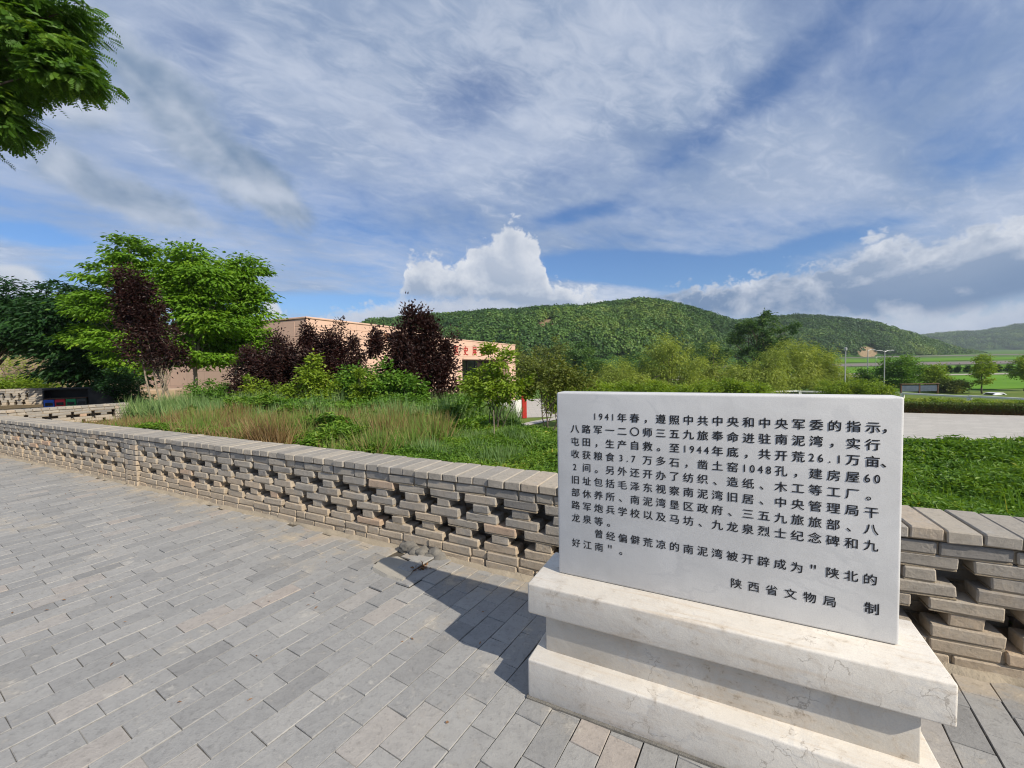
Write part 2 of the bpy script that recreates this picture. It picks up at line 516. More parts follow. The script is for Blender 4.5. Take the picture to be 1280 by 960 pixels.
def mat_paver():
    m, nt, b, _ = new_mat('grey_paving_brick')
    p = world_pos(nt); t = tint_attr(nt)
    base = ramp(nt, t, [(0.0, (0.272, 0.266, 0.255)), (0.4, (0.322, 0.315, 0.301)), (0.8, (0.365, 0.354, 0.333)), (1.0, (0.39, 0.345, 0.305))])
    n1 = noise(nt, p, 3.2, 6, 0.65, 0.4); n2 = noise(nt, p, 75, 6, 0.75); n3 = noise(nt, p, 0.8, 4, 0.6, 0.5); n4 = noise(nt, p, 14, 6, 0.7, 0.3); n6 = noise(nt, p, 34, 5, 0.7)
    c = mixc(nt, n4.smooth(0.42, 0.66) * 0.42, base, mixc(nt, 1.0, base, (0.70, 0.70, 0.715), 'MULTIPLY'))
    c = mixc(nt, (n1 * 0.6 + n3 * 0.5 + n4 * 0.25).smooth(0.70, 0.90) * 0.65, c, (0.45, 0.385, 0.295))
    c = mixc(nt, (n1 * 0.5 + n4 * 0.6).smooth(0.60, 0.72) * 0.55, c, (0.54, 0.515, 0.465))
    sp = nt.nodes.new('ShaderNodeSeparateXYZ'); nt.links.new(p, sp.inputs[0])
    tw = (Ex(nt, sp.outputs[0]) - 0.046) * 0.456 + (Ex(nt, sp.outputs[1]) - 3.10) * 0.89
    c = mixc(nt, ((tw + 0.75) * 0.75 + (n1 - 0.5) * 1.8 + (n4 - 0.5) * 0.9).smooth(0.30, 0.85) * 0.58, c, (0.46, 0.375, 0.265))
    c = mixc(nt, n6.smooth(0.52, 0.68) * 0.45, c, mixc(nt, 1.0, c, (0.55, 0.55, 0.55), 'MULTIPLY'))
    c = mixc(nt, n2.smooth(0.50, 0.74) * 0.38, c, mixc(nt, 1.0, c, (0.58, 0.58, 0.58), 'MULTIPLY'))
    nt.links.new(c, b.inputs['Base Color']); b.inputs['Roughness'].default_value = 0.85; b.inputs['Specular IOR Level'].default_value = 0.2
    bump(nt, b, n2 * 0.5 + n6 * 0.6 + n4 * 0.6, 0.7, 0.006)
    return m


def mat_marble(name, warm):
    """warm 0 = clean upright slab, 1 = plinth slabs, 2 = weathered middle course"""
    m, nt, b, _ = new_mat(name)
    p = coords(nt)
    n1 = noise(nt, p, 3.0, 6, 0.6, 0.8); n2 = noise(nt, p, 30, 7, 0.7); n3 = noise(nt, p, 6.0, 7, 0.7, 1.5); nf = noise(nt, p, 240, 4, 0.75); n7 = noise(nt, p, 90, 5, 0.7)
    mp = nt.nodes.new('ShaderNodeMapping'); mp.inputs['Rotation'].default_value = (0.2, 0.6, 0.1); mp.inputs['Scale'].default_value = (0.8, 1.0, 2.2)
    nt.links.new(p, mp.inputs[0])
    nv = noise(nt, mp.outputs[0], 1.1, 7, 0.62, 1.6)
    vein = (nv - 0.5).fn('ABSOLUTE').smooth(0.030, 0.0) * n1.smooth(0.45, 0.62)
    a, c2 = [((0.575, 0.567, 0.55), (0.68, 0.672, 0.655)), ((0.64, 0.59, 0.515), (0.75, 0.70, 0.62)), ((0.47, 0.43, 0.365), (0.65, 0.60, 0.52))][warm]
    c = ramp(nt, n1, [(0.32, a), (0.68, c2)])
    c = mixc(nt, vein * 0.30, c, (0.45, 0.455, 0.46))
    c = mixc(nt, (n3 * 0.8 + n7 * 0.3).smooth(0.52, 0.72) * 0.25, c, (0.50, 0.50, 0.50))
    c = mixc(nt, nf.smooth(0.42, 0.68) * 0.32, c, (0.40, 0.40, 0.40))
    if warm:
        k = (0.0, 0.42, 0.75)[warm]
        c = mixc(nt, (n3 * 0.6 + n2 * 0.45).smooth(0.50, 0.72) * k, c, (0.50, 0.40, 0.285))
        c = mixc(nt, (n2 * 0.6 + n3 * 0.5).smooth(0.63, 0.72) * (0.40 if warm == 1 else 0.60), c, (0.235, 0.195, 0.155))
        mp2 = nt.nodes.new('ShaderNodeMapping'); mp2.inputs['Scale'].default_value = (1.3, 16.0, 11.0); nt.links.new(p, mp2.inputs[0])
        st = noise(nt, mp2.outputs[0], 1.8, 6, 0.65, 0.6)
        c = mixc(nt, st.smooth(0.50, 0.70) * 0.45, c, (0.56, 0.45, 0.33))
        c = mixc(nt, (st * 0.5 + n2 * 0.5).smooth(0.56, 0.66) * (0.25 if warm == 1 else 0.65), c, (0.27, 0.23, 0.18))
        # dark hairline cracks and worn arrises
        vo = nt.nodes.new('ShaderNodeTexVoronoi'); vo.feature = 'DISTANCE_TO_EDGE'; vo.inputs['Scale'].default_value = 5.5
        w = nt.nodes.new('ShaderNodeVectorMath'); w.operation = 'MULTIPLY_ADD'
        nn = nt.nodes.new('ShaderNodeTexNoise'); nn.inputs['Scale'].default_value = 9.0; nn.inputs['Detail'].default_value = 6; nt.links.new(p, nn.inputs['Vector'])
        nt.links.new(nn.outputs['Color'], w.inputs[0]); w.inputs[1].default_value = (0.22, 0.22, 0.22); nt.links.new(p, w.inputs[2]); nt.links.new(w.outputs[0], vo.inputs['Vector'])
        crack = Ex(nt, vo.outputs['Distance']).smooth(0.014, 0.002) * n1.smooth(0.57, 0.63)
        c = mixc(nt, crack * 0.5, c, (0.20, 0.16, 0.12))
    nt.links.new(c, b.inputs['Base Color']); b.inputs['Roughness'].default_value = 0.6 if not warm else 0.75
    b.inputs['Specular IOR Level'].default_value = 0.25
    bump(nt, b, n2 * 0.6 + nf * 0.25 + n3 * (1.2 if warm else 0.2) + n7 * 0.4, 0.28 if warm else 0.16, 0.006)
    return m


def mat_earth(name, c1, c2, scale=3.0):
    m, nt, b, _ = new_mat(name)
    p = world_pos(nt)
    n1 = noise(nt, p, scale, 7, 0.65); n2 = noise(nt, p, scale * 14, 5, 0.7)
    c = ramp(nt, n1 * 0.7 + n2 * 0.3, [(0.3, c1), (0.7, c2)])
    nt.links.new(c, b.inputs['Base Color']); b.inputs['Roughness'].default_value = 0.95; b.inputs['Specular IOR Level'].default_value = 0.1
    bump(nt, b, n1 + n2 * 0.5, 0.7, 0.02)
    return m


def mat_ground():
    """one sheet: tint 0 = planter soil and short weeds, 0.5 = lawn, 1 = valley green"""
    m, nt, b, _ = new_mat('ground_cover')
    p = world_pos(nt); t = tint_attr(nt)
    n1 = noise(nt, p, 0.25, 6, 0.6); n2 = noise(nt, p, 4.0, 6, 0.7); n3 = noise(nt, p, 0.02, 5, 0.6)
    soil = ramp(nt, n2, [(0.3, (0.10, 0.075, 0.045)), (0.7, (0.22, 0.17, 0.105))])
    lawn = ramp(nt, n1 * 0.5 + n2 * 0.5, [(0.3, (0.075, 0.13, 0.03)), (0.55, (0.14, 0.19, 0.045)), (0.75, (0.26, 0.235, 0.09))])
    field = ramp(nt, n3 * 0.6 + n1 * 0.4, [(0.3, (0.06, 0.13, 0.03)), (0.55, (0.11, 0.19, 0.05)), (0.75, (0.20, 0.21, 0.09))])
    c = mixc(nt, t.smooth(0.15, 0.4), soil, lawn); c = mixc(nt, t.smooth(0.6, 0.9), c, field)
    nt.links.new(c, b.inputs['Base Color']); b.inputs['Roughness'].default_value = 0.95; b.inputs['Specular IOR Level'].default_value = 0.05
    bump(nt, b, n2, 0.6, 0.05)
    return m


def mat_hill():
    """tint 0 = woodland floor, 1 = bare loess"""
    m, nt, b, _ = new_mat('wooded_hillside')
    p = world_pos(nt); t = tint_attr(nt)
    n1 = noise(nt, p, 0.05, 6, 0.65); n2 = noise(nt, p, 0.35, 6, 0.7)
    g = ramp(nt, n1 * 0.5 + n2 * 0.5, [(0.3, (0.022, 0.06, 0.014)), (0.6, (0.055, 0.115, 0.026)), (0.8, (0.10, 0.15, 0.04))])
    e = ramp(nt, n2, [(0.3, (0.23, 0.165, 0.095)), (0.7, (0.36, 0.27, 0.165))])
    c = mixc(nt, (t + (n2 - 0.5) * 0.5).smooth(0.35, 0.6), g, e)
    nt.links.new(c, b.inputs['Base Color']); b.inputs['Roughness'].default_value = 0.95; b.inputs['Specular IOR Level'].default_value = 0.05
    bump(nt, b, n2, 1.0, 1.5)
    return m


MAT = {}
MAT['brick'] = mat_brick()
MAT['mortar'] = mat_earth('sandy_mortar', (0.30, 0.24, 0.165), (0.44, 0.36, 0.26), 8.0)
MAT['paver'] = mat_paver()
MAT['bed'] = mat_earth('sand_joint', (0.06, 0.055, 0.048), (0.16, 0.135, 0.10), 6.0)
MAT['sand'] = mat_earth('drifted_sand', (0.31, 0.26, 0.19), (0.43, 0.365, 0.275), 5.0)
MAT['stele'] = mat_marble('grey_white_marble', 0)
MAT['plinth'] = mat_marble('stained_marble', 1)
MAT['plinth_mid'] = mat_marble('weathered_marble', 2)
MAT['ink'] = plain('black_carved_paint', (0.022, 0.022, 0.024), 0.6, 0.5, 90)
MAT['ground'] = mat_ground()
MAT['hill'] = mat_hill()
MAT['bark'] = mat_earth('bark', (0.07, 0.055, 0.04), (0.16, 0.13, 0.10), 9.0)
MAT['pale_bark'] = mat_earth('pale_bark', (0.20, 0.165, 0.12), (0.36, 0.30, 0.22), 9.0)
MAT['leaf_bright'] = leaf_mat('bright_green_leaf', [(0, (0.075, 0.17, 0.012)), (0.5, (0.16, 0.32, 0.022)), (0.85, (0.26, 0.42, 0.035)), (1, (0.36, 0.47, 0.06))], 0.42)
MAT['leaf_dark'] = leaf_mat('dark_or_shaded_leaf', [(0, (0.012, 0.042, 0.011)), (0.6, (0.026, 0.078, 0.016)), (1, (0.065, 0.15, 0.026))], 0.28)  # conifer green; also carries the shade coloured into the left trees and shrub
MAT['leaf_locust'] = leaf_mat('locust_leaf', [(0, (0.05, 0.13, 0.014)), (0.5, (0.10, 0.22, 0.02)), (1, (0.21, 0.34, 0.035))], 0.45)
MAT['leaf_purple'] = leaf_mat('purple_plum_leaf', [(0, (0.022, 0.011, 0.009)), (0.6, (0.042, 0.018, 0.015)), (0.9, (0.075, 0.028, 0.022)), (1, (0.11, 0.045, 0.03))], 0.22, 0.45, (1.5, 0.7, 0.6))
MAT['leaf_mid'] = leaf_mat('mid_green_leaf', [(0, (0.058, 0.15, 0.018)), (0.6, (0.13, 0.26, 0.028)), (1, (0.26, 0.37, 0.055))], 0.38)
MAT['leaf_lime'] = leaf_mat('yellow_green_leaf', [(0, (0.13, 0.22, 0.02)), (0.6, (0.25, 0.36, 0.032)), (1, (0.40, 0.46, 0.06))], 0.4)
MAT['leaf_willow'] = leaf_mat('willow_leaf', [(0, (0.16, 0.225, 0.034)), (0.6, (0.33, 0.405, 0.068)), (1, (0.50, 0.53, 0.13))], 0.36)
MAT['leaf_olive'] = leaf_mat('olive_brown_leaf', [(0, (0.095, 0.13, 0.024)), (0.6, (0.19, 0.23, 0.045)), (1, (0.31, 0.29, 0.08))], 0.35)
MAT['leaf_wood'] = leaf_mat('hill_canopy_leaf', [(0, (0.028, 0.08, 0.016)), (0.45, (0.072, 0.155, 0.028)), (0.8, (0.14, 0.235, 0.042)), (1, (0.22, 0.29, 0.06))], 0.25)
MAT['grass_blue'] = leaf_mat('blue_green_grass', [(0, (0.11, 0.20, 0.065)), (0.6, (0.20, 0.32, 0.11)), (1, (0.36, 0.42, 0.18))], 0.35)
MAT['weed_russet'] = leaf_mat('russet_weed', [(0, (0.12, 0.075, 0.03)), (0.35, (0.27, 0.17, 0.075)), (0.6, (0.34, 0.25, 0.12)), (0.75, (0.20, 0.25, 0.06)), (1, (0.16, 0.28, 0.05))], 0.3)
MAT['cover'] = leaf_mat('vetch_leaf', [(0, (0.065, 0.155, 0.018)), (0.55, (0.145, 0.27, 0.028)), (0.9, (0.25, 0.37, 0.045)), (1, (0.42, 0.39, 0.07))], 0.4)
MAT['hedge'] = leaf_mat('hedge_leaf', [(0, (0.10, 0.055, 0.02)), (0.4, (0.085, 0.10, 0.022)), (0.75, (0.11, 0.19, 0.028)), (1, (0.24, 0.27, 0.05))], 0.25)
MAT['tan'] = plain('tan_render', (0.46, 0.33, 0.22), 0.85, 0.06, 2.0)
MAT['red'] = plain('red_paint', (0.42, 0.025, 0.02), 0.5, 0.1)
MAT['glass'] = plain('dark_window_glass', (0.018, 0.026, 0.034), 0.08, 0.1, 1.0, 0.0, 0.6)
MAT['frame_dark'] = plain('dark_metal_frame', (0.03, 0.03, 0.032), 0.4, 0.1)
MAT['black'] = plain('black_sheet_metal', (0.012, 0.014, 0.015), 0.45, 0.2)
MAT['blue'] = plain('blue_bin_plastic', (0.02, 0.09, 0.42), 0.5)
MAT['bin_red'] = plain('red_bin_plastic', (0.52, 0.02, 0.035), 0.5)
MAT['bin_green'] = plain('green_bin_plastic', (0.015, 0.22, 0.075), 0.5)
MAT['bin_grey'] = plain('dark_grey_bin_plastic', (0.045, 0.055, 0.05), 0.5)
MAT['white'] = plain('white_paint', (0.74, 0.73, 0.70), 0.6, 0.06)
MAT['track'] = plain('pale_track', (0.40, 0.36, 0.29), 0.9, 0.12, 0.3)
MAT['grey_strip'] = plain('grey_brown_soil_strip', (0.20, 0.17, 0.15), 0.95, 0.15, 0.2)
MAT['steel'] = plain('pale_galvanised_steel', (0.42, 0.42, 0.42), 0.45, 0.08, 8, 0.3)
MAT['board'] = plain('blue_grey_notice_sheet', (0.085, 0.11, 0.145), 0.4, 0.2, 2)
MAT['timber'] = plain('brown_timber', (0.10, 0.055, 0.03), 0.7, 0.25)
MAT['tyre'] = plain('black_rubber', (0.02, 0.02, 0.02), 0.8)
MAT['car_white'] = plain('white_car_paint', (0.72, 0.73, 0.74), 0.25, 0.02, 1, 0, 0.5)
MAT['dry'] = plain('dry_leaf_litter', (0.22, 0.12, 0.06), 0.9, 0.4, 40)
MAT['rubble'] = mat_earth('grey_rubble', (0.14, 0.13, 0.115), (0.28, 0.26, 0.225), 14.0)
MAT['slab'] = mat_earth('pale_cement_patch', (0.36, 0.33, 0.28), (0.47, 0.435, 0.37), 6.0)


def jointed(name, c, w, h, plane, vary=0.05, rough=0.85):
    """rendered panels or paving slabs with fine joints"""
    m, nt, b, _ = new_mat(name)
    p = coords(nt) if plane == 'xz' else world_pos(nt)
    sp = nt.nodes.new('ShaderNodeSeparateXYZ'); nt.links.new(p, sp.inputs[0])
    br = nt.nodes.new('ShaderNodeTexBrick'); br.offset = 0.0 if plane == 'xz' else 0.5
    br.inputs['Scale'].default_value = 1.0; br.inputs['Brick Width'].default_value = w; br.inputs['Row Height'].default_value = h
    br.inputs['Mortar Size'].default_value = 0.018; br.inputs['Mortar Smooth'].default_value = 0.3
    nt.links.new(vec(nt, Ex(nt, sp.outputs[0]) + (Ex(nt, sp.outputs[1]) if plane == 'xz' else 0.0), Ex(nt, sp.outputs[2 if plane == 'xz' else 1])), br.inputs['Vector'])
    br.inputs['Color1'].default_value = (*[k * (1 - vary) for k in c], 1); br.inputs['Color2'].default_value = (*[k * (1 + vary) for k in c], 1)
    br.inputs['Mortar'].default_value = (*[k * 0.62 for k in c], 1)
    n1 = noise(nt, p, 0.5, 6, 0.65); n2 = noise(nt, p, 3.0, 6, 0.7)
    col = mixc(nt, (n1 * 0.6 + n2 * 0.4).smooth(0.45, 0.65) * 0.22, br.outputs['Color'], tuple(k * 0.72 for k in c))
    nt.links.new(col, b.inputs['Base Color']); b.inputs['Roughness'].default_value = rough; b.inputs['Specular IOR Level'].default_value = 0.2
    return m


MAT['peach'] = jointed('peach_render', (0.67, 0.445, 0.335), 2.4, 1.2, 'xz')
MAT['plaza'] = jointed('pale_plaza_stone', (0.47, 0.44, 0.395), 1.2, 0.6, 'xy', 0.06)
m_, nt_, b_, _o = new_mat('rice_green')
_n = noise(nt_, world_pos(nt_), 0.08, 5, 0.6); _n2 = noise(nt_, world_pos(nt_), 0.9, 5, 0.7)
nt_.links.new(ramp(nt_, _n * 0.6 + _n2 * 0.4, [(0.3, (0.085, 0.20, 0.02)), (0.7, (0.15, 0.29, 0.032))]), b_.inputs['Base Color'])
b_.inputs['Roughness'].default_value = 0.9; b_.inputs['Specular IOR Level'].default_value = 0.05
MAT['rice'] = m_

# ------------------------------------------------------------------ plan of the place
W0, W1, W2, W3 = np.array([-12.7, 9.48]), np.array([-5.53, 5.96]), np.array([0.5, 2.867]), np.array([4.6, 1.02])
WT = 0.37                                   # wall thickness
N_W = np.array([0.456, 0.89]); O_W = np.array([0.046, 3.10])
LOW = -3.25                                 # level of the lower garden


def wall_t(x, y): return (x - O_W[0]) * N_W[0] + (y - O_W[1]) * N_W[1]


def sstep(a, b, x):
    t = np.clip((x - a) / (b - a), 0, 1); return t * t * (3 - 2 * t)


def gz(x, y):
    """ground level away from the pavement"""
    x = np.asarray(x, float); y = np.asarray(y, float)
    t = wall_t(x, y)
    pl = -0.35 + 0.62 * sstep(0.30, 0.50, t)
    sl = (x - O_W[0]) * N_W[1] - (y - O_W[1]) * N_W[0]
    te = np.interp(sl, [-12, -6, -1.2, 4.3, 10], [6.6, 6.4, 3.5, 5.2, 5.8])
    drop = sstep(te, te + 10.5, t)
    z = pl * (1 - drop) + LOW * drop
    z = z + 0.05 * (fbm(x * 0.8, y * 0.8, 3) - 0.5) * (t > 0.6)
    far = np.clip(y - 60, 0, None)
    z = z + (-1.1) * sstep(44, 60, y) + far * 0.0205 * sstep(60, 140, y)
    return z


# ---- ground sheet
def ground():
    k = np.linspace(-1, 1, 321)
    xs = np.sinh(k * 7.2) / np.sinh(7.2) * 1500
    yk = np.linspace(0, 1, 300); ys = -40 + 41.5 * np.minimum(yk / 0.08, 1) + np.clip(yk - 0.08, 0, None) * 18 + (np.exp(np.clip(yk - 0.08, 0, None) * 8.2) - 1) * 1.15
    X, Y = np.meshgrid(xs, ys, indexing='xy')
    Z = gz(X, Y)
    t = wall_t(X, Y)
    tint = 0.5 * sstep(5.0, 9.0, t) + 0.5 * sstep(60, 90, Y)
    b = Buf(); grid_surface(b, np.stack([X, Y, Z], -1), tint)
    b.build('ground', MAT['ground'], smooth=True, kind='structure')


ground()


def sheet(name, pts, mat, z=None, dz=0.004):
    b = Buf()
    P = np.array([[p[0], p[1], (z if z is not None else float(gz(p[0], p[1]))) + dz] for p in pts])
    b.add(P, [list(range(len(P)))])
    return b.build(name, mat, kind='structure')


# ---- pavement of grey bricks, laid at an angle to the wall
def in_pavement(x, y):
    def side(a, b): return (b[0] - a[0]) * (y - a[1]) - (b[1] - a[1]) * (x - a[0])
    wy = np.interp(x, [-60, W0[0], W1[0], W2[0], W3[0], 20], [32.8, W0[1], W1[1], W2[1], W3[1], -6])
    front = y < wy + 0.07
    c2 = np.array([-10.9, 11.95])
    left = (side(W0, c2) > 0.0) & (x < -10.0) & (y < 19.2 + (x + 20.5) * -0.6)
    return front | left


def pavement():
    rng = np.random.default_rng(11)
    ang = math.radians(58.0)
    e1 = np.array([math.cos(ang), math.sin(ang)]); e2 = np.array([e1[1], -e1[0]])
    o = np.array([-0.102, 2.243])
    rw, rl = 0.1365, 0.275
    rows = np.arange(-120, 260); cols = np.arange(-150, 130)
    R, C = np.meshgrid(rows, cols, indexing='ij')
    off = (R % 2) * 0.5 + rng.uniform(-0.10, 0.10, len(rows))[:, None]
    a = (C + off) * rl; bq = -R * rw
    cx = o[0] + (a + rl / 2) * e1[0] + (bq + rw / 2) * e2[0]; cy = o[1] + (a + rl / 2) * e1[1] + (bq + rw / 2) * e2[1]
    keep = in_pavement(cx, cy) & (cy > -1.5) & (cy < 22) & (cx > -34) & (cx < 4.6)
    cx, cy = cx[keep], cy[keep]; N = len(cx)
    gap = rng.uniform(0.0006, 0.0018, N); hx = rl / 2 - gap; hy = rw / 2 - rng.uniform(0.0012, 0.003, N)
    bev = 0.0016
    yaw = rng.normal(0, 0.006, N); ca, sa = np.cos(yaw), np.sin(yaw)
    E1 = ca[:, None] * e1 + sa[:, None] * e2; E2 = ca[:, None] * e2 - sa[:, None] * e1
    tl1, tl2 = rng.normal(0, 0.003, N), rng.normal(0, 0.010, N); zc = rng.normal(0, 0.0009, N)
    # heaved bricks round the hole by the wall
    hd = np.hypot(cx + 0.82, cy - 3.35); zc = zc + 0.035 * np.exp(-(hd / 0.28) ** 2)
    V = []
    for inset, dz in ((0.0, -0.012), (0.0, -0.0035), (bev, 0.0)):
        for (s1, s2) in ((-1, -1), (1, -1), (1, 1), (-1, 1)):
            l1 = s1 * (hx - inset); l2 = s2 * (hy - inset)
            p = np.stack([cx + E1[:, 0] * l1 + E2[:, 0] * l2, cy + E1[:, 1] * l1 + E2[:, 1] * l2, zc + dz + tl1 * l1 + tl2 * l2], -1)
            V.append(p)
    V = np.stack(V, 1)
    V[:, 8:, 2] += rng.normal(0, 0.0008, (N, 4)); V[:, 4:, :2] += rng.normal(0, 0.0007, (N, 8, 2))
    chip = rng.random((N, 4)) < 0.05; V[:, 8:, 2] -= chip * rng.uniform(0.0015, 0.003, (N, 4))
    fs = []
    for r in (0, 4):
        for k in range(4): fs.append([r + k, r + 4 + k, r + 4 + (k + 1) % 4, r + (k + 1) % 4])
    fs.append([11, 10, 9, 8])
    hole = (np.hypot((cx + 0.98) , (cy - 3.42)) < 0.13)
    V = V[~hole]; N = len(V)
    Fq = (np.array(fs)[None] + (np.arange(N) * 12)[:, None, None]).reshape(-1, 4)
    t = np.clip(rng.normal(0.48, 0.24, N) + (rng.random(N) < 0.05) * 0.4, 0, 1)
    # e1,e2 is left-handed in plan, so flip
    b = Buf(); b.add(V.reshape(-1, 3), np.ascontiguousarray(Fq), np.repeat(t, 12))
    b.build('pavement', MAT['paver'], kind='structure')
    bed = Buf()
    P = [(-36, -6), (W3[0] + 1.0, -6), (W3[0], W3[1] + 0.1), (W2[0] + 0.05, W2[1] + 0.10), (W1[0] + 0.05, W1[1] + 0.10), (W0[0] + 0.1, W0[1] + 0.05), (-10.8, 12.0), (-14, 16.5), (-20.4, 19.4), (-36, 29)]
    bed.add([(p[0], p[1], -0.0095) for p in P], [list(range(len(P)))])
    bed.build('pavement_bed', MAT['bed'], kind='structure')


pavement()

# ---- perforated brick walls
ZC = 0.0728; ZTOP = 0.655


def brick_wall(name, label, segs, rng, piers=(), wall_h=1.0, base_z=0.0, period=0.348, group=None, ends=()):
    """segs: list of (a, b, s_phase). Bricks laid with two rows of cross-shaped openings."""
    root = thing(name, label, 'wall', (segs[0][0][0], segs[0][0][1], base_z), 0, group)
    loc = np.array([segs[0][0][0], segs[0][0][1], base_z])
    bk, mo, cp = Buf(), Buf(), Buf()
    zc = ZC * wall_h
    for (a, b, ph) in segs:
        a, b = np.asarray(a, float), np.asarray(b, float)
        L = np.linalg.norm(b - a); d = (b - a) / L; n = np.array([-d[1], d[0]])
        ex = np.array([d[0], d[1], 0]); ey = np.array([n[0], n[1], 0])
        cs, hs, ts, mcs, mhs = [], [], [], [], []

        def brick(s0, s1, course, setback=0.0, deep=None, back=0.0):
            s0c, s1c = max(s0, 0), min(s1, L)
            if s1c - s0c < 0.03: return
            for p0, p1 in pier_ranges:
                if s1c > p0 and s0c < p1:
                    if s0c < p0: s1c = p0
                    elif s1c > p1: s0c = p1
                    else: return
            if s1c - s0c < 0.03: return
            dp = (deep or WT) + rng.normal(0, 0.004)
            fr = np.clip(rng.normal(0, 0.0035), -0.007, 0.007) + setback
            z0 = base_z + course * zc + 0.006; z1 = base_z + (course + 1) * zc
            c = a + d * (s0c + s1c) / 2 + n * (back + fr + dp / 2)
            cs.append([c[0], c[1], (z0 + z1) / 2 + rng.normal(0, 0.0015)]); hs.append([(s1c - s0c) / 2 - rng.uniform(0, 0.004), dp / 2, (z1 - z0) / 2 - rng.uniform(0, 0.002)])
            tt = rng.normal(0.42, 0.17) + (rng.random() < 0.12) * 0.32 + (0.10 if course < 6 else -0.06); ts.append(min(max(tt, 0), 1))
            mcs.append([c[0], c[1], z0 - 0.003]); mhs.append([(s1c - s0c) / 2 - 0.004, dp / 2 - 0.005, 0.0055])
        pier_ranges = []
        for (ps, pw, seg_a) in piers:
            if np.allclose(seg_a, a): pier_ranges.append((ps - pw / 2, ps + pw / 2))
        # bottom two courses and the top course are solid
        for course in (0, 1, 8):
            s = -rng.uniform(0, 0.2)
            while s < L:
                w = 0.285 if rng.random() < (0.62 if course else 0.45) else 0.142
                brick(s, s + w - 0.008, course); s += w
        if True:
            k0 = int(-2); k1 = int(L / period) + 2
            HB = 0.126                                       # open half-brick screen; inner leaf made solid to keep light out of the openings
            for c_ in range(2, 8):
                s = -rng.uniform(0, 0.2)
                while s < L:
                    brick(s, s + 0.28, c_, 0.0, HB, WT - HB); s += 0.288
            for (off, ps_) in ((0.0, 0.0),):
                for k in range(k0, k1):
                    for (courses, sh) in (((7, 6, 5), 0.0), ((4, 3, 2), 0.5)):
                        c0 = ph + (k + sh + ps_) * period    # centre of the opening
                        st = 0.5 * period
                        g = 0.030
                        brick(c0 + g + rng.normal(0, 0.006), c0 + period - g + rng.normal(0, 0.006), courses[0], 0, HB, off)
                        brick(c0 + g + rng.normal(0, 0.006), c0 + period - g + rng.normal(0, 0.006), courses[2], 0, HB, off)
                        hw = 0.070
                        brick(c0 + st - hw + rng.normal(0, 0.008), c0 + st + hw + rng.normal(0, 0.008), courses[1], rng.normal(0.004, 0.004), HB, off)
        add_blocks(bk, cs, hs, ex, ey, 0.007, ts, 0.0022, rng)
        add_blocks(mo, mcs, mhs, ex, ey, 0.003, 0.5)
        # mortar in the upright joints of the solid courses: a thin core wall set back from the face
        for (z0, z1) in ((0.0, 2 * zc), (8 * zc, 9 * zc)):
            c = a + d * L / 2 + n * (WT / 2)
            add_blocks(mo, [[c[0], c[1], base_z + (z0 + z1) / 2]], [[L / 2 - 0.03, WT / 2 - 0.016, (z1 - z0) / 2 - 0.003]], ex, ey, 0.002, 0.5)
        # coping: bricks laid across
        s = 0.0; cs2, hs2, t2 = [], [], []
        while s < L:
            w = 0.1425 + rng.normal(0, 0.002)
            c = a + d * (s + w / 2) + n * (WT / 2 - 0.004 + rng.normal(0, 0.004))
            cs2.append([c[0], c[1], base_z + 9 * zc + 0.009 + 0.031 * wall_h + rng.normal(0, 0.0015)]); hs2.append([w / 2 - rng.uniform(0.003, 0.006), WT / 2 + 0.012, 0.031 * wall_h])
            t2.append(np.clip(rng.normal(0.50, 0.15), 0, 0.85)); s += w
        add_blocks(cp, cs2, hs2, ex, ey, 0.006, t2, 0.0018, rng)
        c = a + d * L / 2 + n * (WT / 2)
        add_blocks(mo, [[c[0], c[1], base_z + 9 * zc + 0.028]], [[L / 2 - 0.02, WT / 2 - 0.004, 0.024]], ex, ey, 0.002, 0.5)
    bk.build('brickwork', MAT['brick'], root, loc=None)
    mo.build('mortar', MAT['mortar'], root)
    cp.build('coping', MAT['brick'], root)
    for (ps, pw, seg_a) in piers:
        for (a, b, ph) in segs:
            if not np.allclose(seg_a, a): continue
            a, b = np.asarray(a, float), np.asarray(b, float); d = (b - a) / np.linalg.norm(b - a); n = np.array([-d[1], d[0]])
            pb = Buf()
            for c_ in range(9):
                z = base_z + (c_ + 0.5) * zc
                cuts = [-0.5, 0.0, 0.5] if c_ % 2 else [-0.5, -0.25, 0.25, 0.5]
                for q0, q1 in zip(cuts[:-1], cuts[1:]):
                    c = a + d * (ps + pw * (q0 + q1) / 2) + n * (WT / 2)
                    add_blocks(pb, [[c[0], c[1], z + 0.003]], [[pw * (q1 - q0) / 2 - 0.003, WT / 2 + 0.022, zc / 2 - 0.004]], (d[0], d[1], 0), (n[0], n[1], 0), 0.006, np.clip(rng.normal(0.55, 0.2), 0, 1), 0.002, rng)
            pb.build('pier', MAT['brick'], root)
    for ch in [o for o in bpy.data.objects if o.parent == root]:
        ch.matrix_parent_inverse = Matrix.Translation(-Vector(tuple(loc)))
    return root


